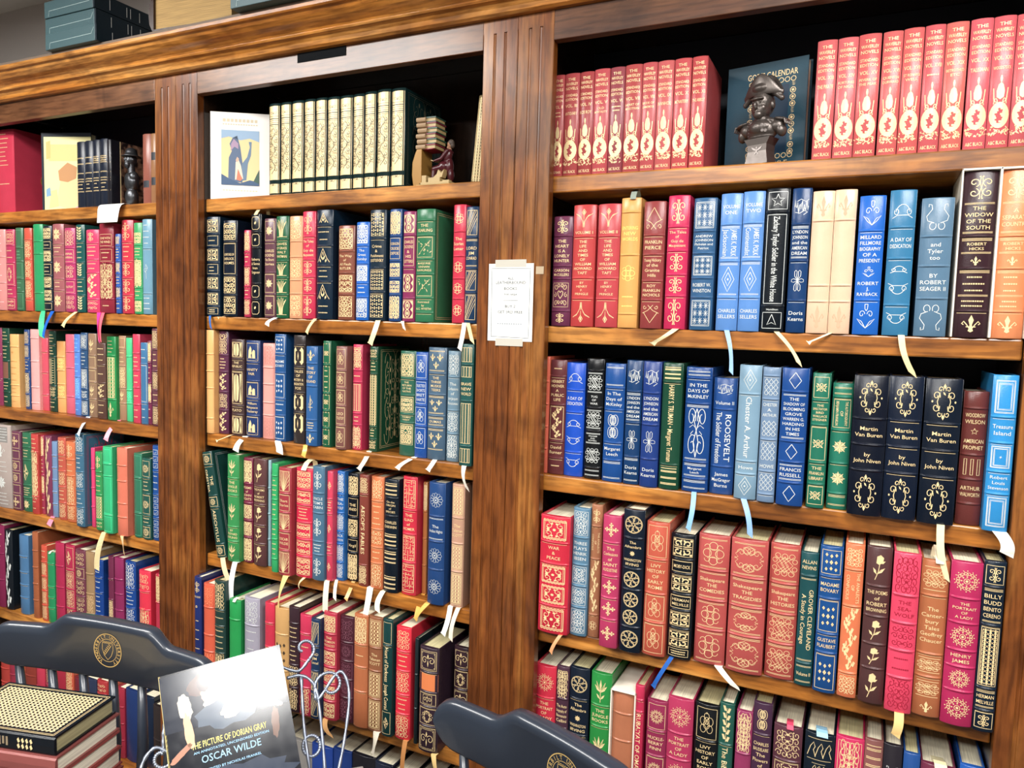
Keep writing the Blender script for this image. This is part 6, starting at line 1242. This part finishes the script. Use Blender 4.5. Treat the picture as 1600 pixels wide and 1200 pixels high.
# ---------------- chairs
BLK = plain('black_lacquer', '242c38', .36, 0, .35); GD = plain('painted_gold_line', 'c8a868', .4, .2)
def chair(loc, rot, label, post=True):
    r = empty('armchair', loc, (0, 0, radians(rot)), label, 'chair', 'black lacquered university chairs'); R_ = 1.0; HL = .262
    def P3(s, z, t=0):   # along the curved rail; t = offset toward the case
        a = s/R_; return ((R_+t)*sin(a), (R_+t)*cos(a)-R_, z)
    def zt(s):
        a = abs(s); t = min(1, max(0, (a-.094)/.052)); e = max(0, (a-(HL-.045))/.045)
        return -.027*t*t*(3-2*t)-.038*(1-math.sqrt(max(0, 1-e*e)))
    def zb(s):
        a = abs(s); e = max(0, (a-(HL-.045))/.045); return -.115+.006*(a/HL)**2+.04*(1-math.sqrt(max(0, 1-e*e)))
    mb = MB(); mi = mb.mi(BLK); N = 64; K = 10
    for i in range(N+1):
        s = -HL+2*HL*(.5-.5*cos(pi*i/N)); top = zt(s); bot = zb(s); thk = .012+.006*(1-min(1, max(0, (abs(s)-.08)/.04)))
        ring = [(-thk*.55, top-.001), (-thk, top-.006), (-.011, top-.020), (-.011, bot+.006), (-.007, bot), (.007, bot), (.011, bot+.006), (.011, top-.014), (thk*.8, top-.005), (thk*.4, top)]
        if abs(top-bot) < .03: ring = [(t_, min(max(z_, bot), top)) for t_, z_ in ring]
        for t_, z_ in ring: mb.v.append(P3(s, z_, t_))
    for i in range(N):
        for j in range(K):
            a = i*K+j; b = i*K+(j+1) % K; mb.f.append((a, a+K, b+K, b)); mb.m.append(mi)
    mb.f += [tuple(range(K)), tuple(N*K+j for j in range(K))[::-1]]; mb.m += [mi, mi]
    # painted seal with ring lettering and a shield
    class FS:
        w = 1
        def y(s, u, z): return (R_-.0112)*cos(u/R_)-R_
    class FU(FS): pass
    fs = FS(); cz = -.056; tmp = MB()
    for rr, wd in ((.0315, .0015), (.0215, .0008)): stroke(tmp, fs, [(rr*cos(2*pi*i/40), cz+rr*sin(2*pi*i/40)) for i in range(41)], wd, GD, .0004)
    sh = [(-.012, .014), (.012, .014), (.0125, .002), (.008, -.010), (0, -.018), (-.008, -.010), (-.0125, .002), (-.012, .014)]
    stroke(tmp, fs, [(x, cz+z) for x, z in sh], .0009, GD, .0004)
    stroke(tmp, fs, [(-.012+.002*i, cz+.0155+(.0015 if i % 2 else 0)) for i in range(13)], .0009, GD, .0004)
    stroke(tmp, fs, [(-.007, cz-.010), (.007, cz+.009)], .0009, GD, .0004)
    for i in range(6):
        t = i/5; x, z = -.006+.012*t, -.008+.016*t
        for a_ in (1, -1): fillp(tmp, fs, [(x, cz+z), (x+.004*a_-.001, cz+z+.001-.001*a_+.002), (x+.003*a_+.001, cz+z+.004)], GD, .0004)
    for i, ch in enumerate('VANDERBILT UNIVERSITY'):
        if ch == ' ': continue
        a = radians(235-i*14.5); vs, f_, tw = text(ch); n = len(tmp.v); m_ = tmp.mi(GD); c0, s0 = cos(a-pi/2), sin(a-pi/2)
        for x, y in vs:
            x *= .0088; y *= .0088; u = .0265*cos(a)+x*c0-y*s0; z = .0265*sin(a)+x*s0+y*c0; tmp.v.append((u, fs.y(u, z)-.0005, cz+z))
        for q in f_: tmp.f.append(tuple(n+k for k in q)); tmp.m.append(m_)
    n = len(mb.v); mb.v += tmp.v; g_ = mb.mi(GD)
    for q in tmp.f: mb.f.append(tuple(n+k for k in q)); mb.m.append(g_)
    o = mb.build('crest_rail', r); me = o.data
    for p in me.polygons: p.use_smooth = p.material_index == 0 and len(p.vertices) == 4
    o.location.z = 0
    SZ = -.49   # seat top below the crown
    for k in range(7):
        s = -.207+.069*k; x0, y0, _ = P3(s, 0); mb = MB()
        mb.tube([(x0, y0, zb(s)+.004), (x0*.96, y0+.004, -.24), (x0*.88, y0*.7-.004, -.36), (x0*.82, y0*.5-.012, SZ+.004)], [.0075, .010, .0085, .008], BLK, 8); mb.build('spindle', r, True)
    mb = MB(); out = []
    for i in range(40):
        t = 2*pi*i/40; c_, s__ = cos(t), sin(t); out.append((.245*math.copysign(abs(c_)**.72, c_)*(1 if s__ < 0 else .93), -.21+.23*math.copysign(abs(s__)**.62, s__)))
    mb.prism(out, SZ-.038, SZ, BLK, 'z'); bevel(mb.build('seat', r), .010, 3)
    for sx in (-1, 1):
        for sy, y_ in ((1, -.03), (-1, -.38)):
            mb = MB(); zf = -(loc[2]+1.5)
            mb.tube([(sx*.17, y_, SZ-.036), (sx*.195, y_+sy*.02, SZ-.16), (sx*.21, y_+sy*.035, SZ-.26), (sx*.235, y_+sy*.055, zf+.001)], [.014, .020, .015, .011], BLK, 10); mb.build('leg', r, True)
    mb = MB(); mb.tube([(-.205, -.36, SZ-.28), (0, -.36, SZ-.28), (.205, -.36, SZ-.28)], [.009, .013, .009], BLK, 8); mb.build('stretcher', r, True)
    return r
chair((-1.245, -.554, -.570), 9, 'black lacquered chair with gold university seal, left, stack of books on its seat')
chair((-.342, -.512, -.570), -21, 'black lacquered chair at lower centre, its crest rail turned to the right')

# stack of books on the seat of the left chair
def flat_book(x, y, z, w, d, t, rot, col, label, pattern=None, page=PAGEZ, spine_gilt=None):
    r = empty('large_book', (x, y, z+.0003), (0, 0, radians(rot)), label, 'book', 'books stacked on the left chair'); m = leather(col, .3)
    mb = MB(); mb.box(-w/2, w/2, -d/2+.004, d/2, 0, .0035, m); mb.box(-w/2, w/2, -d/2+.004, d/2, t-.0035, t, m)
    if pattern:
        gm = gilt('g'); top = t+.0003
        for q in (.006, .009):
            pts = [(-w/2+q, -d/2+q), (w/2-q, -d/2+q), (w/2-q, d/2-q), (-w/2+q, d/2-q), (-w/2+q, -d/2+q)]
            for a, b in zip(pts, pts[1:]):
                dx, dy = b[0]-a[0], b[1]-a[1]; l = hypot(dx, dy); nx, ny = -dy/l*.0004, dx/l*.0004
                mb.quad([(a[0]+nx, a[1]+ny, top), (b[0]+nx, b[1]+ny, top), (b[0]-nx, b[1]-ny, top), (a[0]-nx, a[1]-ny, top)][::-1], gm)
        nxx, nyy = 24, 17
        for i in range(nxx):
            for j in range(nyy):
                cx_ = -w/2+.014+(w-.028)*(i+.5)/nxx; cy_ = -d/2+.014+(d-.028)*(j+.5)/nyy; a_ = (w-.022)/nxx*.52; b_ = (d-.022)/nyy*.52
                mb.quad([(cx_-a_, cy_-b_*.55, top), (cx_-a_*.1, cy_-b_*.95, top), (cx_+a_, cy_+b_*.45, top), (cx_+a_*.2, cy_+b_*.95, top)], gm)
    mb.build('cover', r)
    mb = MB(); mb.prism([(-d/2+.006, 0), (-d/2+.001, .004), (-d/2, t*.5), (-d/2+.001, t-.004), (-d/2+.006, t)], -w/2, w/2, m, 'x')
    if spine_gilt:
        gm = gilt('g'); yy = -d/2-.0004
        for bx in (-.085, .045):
            for k in range(4):
                for j in range(2): mb.quad([(bx+k*.008, yy, .006+j*.010), (bx+.0035+k*.008, yy, .009+j*.010), (bx+.001+k*.008, yy, .0155+j*.010), (bx-.0025+k*.008, yy, .012+j*.010)], gm)
        for k in range(9): mb.box(-.035+k*.007, -.031+k*.007, yy, yy+.0003, .009+.002*(k % 2), .024, plain('worn_gilt_letter', '8c7c64', .5))
    mb.build('spine', r)
    mb = MB(); mb.box(-w/2+.004, w/2-.004, -d/2+.0065, d/2-.004, .0037, t-.0037, page); mb.build('page_block', r); return r
STK = [(.076, .250, .160, 13, '6c3430', 'lowest book of the stack on the left chair, dull red', None), (.076, .246, .158, 15, '3c4450', 'slate book second from the bottom of the chair stack', None),
       (.077, .246, .158, 13, '7c3c38', 'thick red book in the lower half of the chair stack', None), (.034, .240, .156, 16, '903c38', 'brick red book with white pages, fourth down the chair stack', None),
       (.032, .236, .152, 14, '984440', 'faded red book with white pages, third down the chair stack', None), (.032, .236, .150, 15, '8c4844', 'dull red book directly under the gilt patterned book', None),
       (.0325, .226, .143, 15.2, '0c141c', 'black book with all-over gold lattice cover, topmost on the left chair', True)]
zz = -1.06
for t_, w_, d_, rt, col, lb, pat in STK:
    flat_book(-1.293, -.679, zz, w_, d_, t_, rt, col, lb, pat, pages('aged_gilt_edges', 'b0a880', 'Z') if pat else PAGEZ, pat); zz += t_+.0005

# ---------------- small table, wire easel and the jacketed book on it
tb = empty('side_table', (-.80, -.36, -1.5), (0, 0, radians(45)), 'small grey-topped pedestal table under the wire easel', 'table')
mb = MB(); gt = plain('grey_table_top', '8c8884', .5); mb.box(-.31, 0, -.19, .055, .617, .635, gt); bevel(mb.build('tabletop', tb), .002)
mb = MB(); mb.lathe([(.030, .02), (.022, .05), (.016, .2), (.024, .35), (.016, .5), (.045, .617)], -.13, -.07, BLK, 16); mb.build('pedestal', tb, True)
mb = MB(); mb.lathe([(.10, 0), (.10, .012), (.03, .024)], -.13, -.07, BLK, 24); mb.build('base', tb)
TZ = -.8648
W3 = Matrix(((.649, -.584, -.4865), (.746, .609, .265), (.141, -.535, .8326)))   # columns: across, into the book, up the book
TL = Vector((-1.004, -.648, -.585)); U_ = Vector(W3.col[0]); I_ = Vector(W3.col[1]); V_ = Vector(W3.col[2])
BW, BH, BT = .190, .236, .020
org = TL+U_*(BW/2)-V_*BH
db = empty('display_book', (0, 0, 0), label='glossy dark jacketed book standing tilted on the wire easel', cat='book')
db.matrix_world = Matrix.Translation(org+Vector((0, 0, ZF))) @ W3.to_4x4()
jk = plain('glossy_jacket', '10141e', .16, 0, .1); mb = MB(); mb.box(-BW/2, BW/2, 0, .003, 0, BH, jk); mb.box(-BW/2, BW/2, BT-.003, BT, 0, BH, jk)
class F0:
    w = 1
    def y(s, u, z): return 0
f0 = F0()
def pt(name, hexc, pts, off): m = plain('jacket_'+name, hexc, .16, 0, .1); fillp(mb, f0, [((a-.5)*BW, b*BH) for a, b in pts], m, off)
# a plain arrangement of pale soft shapes on a dark ground
def soft(name, hexc, cx_, cy_, rx_, ry_, off, seed, rot=0):
    r = random.Random(seed); pts = []
    for i in range(22):
        a = 2*pi*i/22; q = 1+r.uniform(-.13, .13); x, y = rx_*cos(a)*q, ry_*sin(a)*q; c, s__ = cos(radians(rot)), sin(radians(rot)); pts.append((cx_+x*c-y*s__, cy_+x*s__+y*c))
    pt(name, hexc, pts, off)
pt('slate', '1c2230', [(.0, .62), (.98, .60), (.98, .99), (0, .99)], .0002)
soft('mist', '4c5868', .55, .70, .30, .13, .0003, 1, 10); soft('umber', '4c3430', .36, .90, .17, .07, .00035, 2, 20); soft('rose', '8c6458', .40, .86, .10, .06, .0004, 3, 30)
soft('skin', 'd8b090', .50, .92, .09, .055, .0005, 4, 20); soft('skin', 'd8b090', .36, .80, .055, .05, .0006, 5); soft('shade', '38282c', .33, .87, .04, .05, .0007, 6, 40)
soft('ivory', 'e4d8c0', .17, .76, .055, .09, .0005, 7, 10); soft('ivory2', 'ece0cc', .38, .755, .07, .022, .0007, 8, 15); soft('skin', 'd8b090', .18, .60, .035, .12, .0006, 9, 4)
soft('orb', 'e0c8a8', .52, .66, .075, .05, .0006, 10); soft('arm', 'dcc0a0', .85, .72, .03, .11, .0006, 11, 28); soft('arm', 'dcc0a0', .90, .615, .045, .018, .0007, 12, -20)
soft('sand', 'b0806c', .10, .475, .10, .022, .0006, 13, 28); soft('umber2', '6c5044', .86, .50, .032, .10, .0006, 14, -8); soft('grey', '343c4c', .5, .2, .45, .12, .0003, 15)
yl = plain('jacket_yellow_ink', 'e8d878', .4); bl = plain('jacket_blue_ink', '98c8e8', .4)
put_text(mb, f0, 'THE PICTURE OF DORIAN GRAY', -.003, BH*.50, BW*.60, .0098, yl)
put_text(mb, f0, 'AN ANNOTATED, UNCENSORED EDITION', -.001, BH*.455, BW*.60, .0038, bl)
put_text(mb, f0, 'OSCAR WILDE', -.003, BH*.405, BW*.47, .0112, bl)
put_text(mb, f0, 'EDITED BY NICHOLAS FRANKEL', 0, BH*.335, BW*.42, .0038, bl)
for a, b, c_, d_ in ((.62, .2, .72, .16), (.7, .2, .78, .06), (.66, .12, .6, .02), (.55, .14, .66, .17)): stroke(mb, f0, [((a-.5)*BW, b*BH*.7), ((c_-.5)*BW, d_*BH*.7)], .004, plain('jacket_pale', 'c8c0a8', .3), .0006)
mb.build('jacket', db)
mb = MB(); sy_ = plain('yellow_jacket_spine', 'd8c47c', .35); mb.box(-BW/2-.0006, -BW/2+.002, 0, BT, 0, BH, sy_)
for i in range(26): mb.box(-BW/2-.0009, -BW/2-.0006, .006, .013, .01+i*.007, .013+i*.007, plain('dark_spine_ink', '5c5030', .5))
mb.build('spine', db)
mb = MB(); mb.box(-BW/2+.0022, BW/2-.003, .0032, BT-.0032, .003, BH-.003, PAGE); mb.build('page_block', db)
IR = plain('twisted_wrought_iron', '8890a0', .35, .7)
ea = empty('wire_easel', (-.90, -.53, TZ), label='scrolled wrought iron easel holding the dark jacketed book', cat='easel')
def w3(a, b, c): v = org+U_*a+I_*b+V_*c; return (v.x+.90, v.y+.53, v.z-TZ)
def iron(name, pts, r=.0028):
    mb = MB(); P_ = [Vector(w3(*p)) for p in pts]; sm = []
    for i in range(len(P_)-1):
        p0, p1, p2, p3 = P_[max(i-1, 0)], P_[i], P_[i+1], P_[min(i+2, len(P_)-1)]
        for k in range(6):
            t = k/6; sm.append(.5*((2*p1)+(p2-p0)*t+(2*p0-5*p1+4*p2-p3)*t*t+(3*p1-p0-3*p2+p3)*t**3))
    sm.append(P_[-1]); n = len(sm); rr = [r*(1+.22*sin(i*2.1)) for i in range(n)]
    mb.tube(sm, rr, IR, 6); return mb.build(name, ea, True)
def spir(a0, c0, r, s, tn, b=.03, n=10, k=.25): return [(a0+r*(1-(1-k)*i/n)*cos(radians(s+tn*i/n)), b, c0+r*(1-(1-k)*i/n)*sin(radians(s+tn*i/n))) for i in range(n+1)]
B0 = BT+.006
def toback(z): return B0
iron('scroll_arm', [(.09, B0, .205), (.118, B0, .188), (.138, B0, .200)]+spir(.135, .222, .020, -70, 300, B0))
iron('frame_rod', [(.098, B0, .182), (.125, B0, .178), (.142, B0, .150), (.138, B0, .08), (.128, B0, .0), (.115, B0+.02, -.06)])
iron('scroll', spir(.166, .150, .028, 215, -390, B0, 12, .3)[::-1]+[(.186, B0, .168), (.195, B0, .130), (.172, B0, .06), (.145, B0, .0), (.128, B0+.01, -.045)])
iron('frame_rod', [(.122, B0, .178), (.112, B0, .10), (.108, B0, .02), (.104, B0+.02, -.075)])
iron('ring', [(.118+.014*cos(radians(t)), B0, .066+.016*sin(radians(t))) for t in range(0, 390, 30)])
iron('scroll', [(.118, B0+.01, -.055), (.128, B0+.01, -.030), (.155, B0+.01, -.02)]+spir(.158, -.002, .017, -60, 260, B0+.01))
iron('scroll_arm', [(-.085, B0, .11), (-.112, B0, .135), (-.135, B0, .115), (-.142, B0, .07), (-.122, B0, .02), (-.098, B0, -.02), (-.085, B0+.01, -.055)])
iron('scroll', spir(-.105, .118, .020, 40, -330, B0, 10, .35)+[(-.10, B0, .15), (-.095, B0, .17)])
iron('frame_rod', [(-.09, B0, .18), (-.088, B0, .06), (-.085, B0+.02, -.06)])
iron('ledge', [(-.085, B0+.01, -.055), (-.085, -.006, -.008), (-.085, -.012, .012)]); iron('ledge', [(.07, B0+.01, -.05), (.07, -.006, -.008), (.07, -.012, .012)]); iron('ledge', [(-.09, B0+.01, -.052), (.0, B0+.012, -.052), (.105, B0+.012, -.06)])
# back leg reaching the table
mb = MB(); p = Vector(w3(0, B0, .17)); mb.tube([p, (p.x-.03, p.y+.06, p.z*.45), (p.x-.045, p.y+.10, .003)], .003, IR, 6); mb.build('back_leg', ea, True)
for aa in (-.085, .112):
    mb = MB(); p = Vector(w3(aa, B0+.02, -.055)); mb.tube([p, (p.x, p.y, .009), (p.x, p.y, .0035)], .003, IR, 6); mb.build('foot', ea, True)

# short page ribbons and slips showing at the head of a few books
def head_ribbon(word, hexc, wd=.009, fwd=.0, loop=False):
    for r in ROOTS:
        if word in r['label']: break
    else: return
    sp = [c for c in r.children if c.name.startswith('spine')][0]; h = max(v.co.z for v in sp.data.vertices); m = plain('satin_ribbon', hexc, .4); mb = MB(); mi = mb.mi(m)
    path = [(.05, h-.006), (.03, h-.002), (.014, h+.004), (.004, h+.003), (-.003, h-.003)] if not loop else [(.05, h-.006), (.045, h+.012), (.03, h+.020), (.012, h+.013), (.002, h+.003), (-.003, h-.004)]
    for i, (y, z) in enumerate(path):
        for x in (-wd/2+.001*i, wd/2+.001*i): mb.v += [(x, y, z), (x, y-.0003, z+.0004)]
    for i in range(len(path)-1):
        o = 4*i
        for p, q in ((0, 1), (1, 3), (3, 2), (2, 0)): mb.f.append((o+p, o+q, o+4+q, o+4+p)); mb.m.append(mi)
    k = 4*(len(path)-1); mb.f += [(0, 2, 3, 1), (k, k+1, k+3, k+2)]; mb.m += [mi, mi]; mb.build('ribbon_marker', r)
for a_ in (('pink ribbon in its pages', 'e84868', .012), ('cresting gold waves', '98c8e4', .02), ('thick wine book', 'e8dcb0', .02), ('ribbon curl on top', '98a498', .012, 0, True), ('octagon frames', 'ecdca8', .012, 0, True), ('five gold tile blocks', 'ece0b8', .016, 0, True), ('medieval letters', 'e8dcc0', .012, 0, True), ('with a ribbon on top', 'f0f0e0', .010), ('short emerald', 'f0ead8', .008)): head_ribbon(*a_)
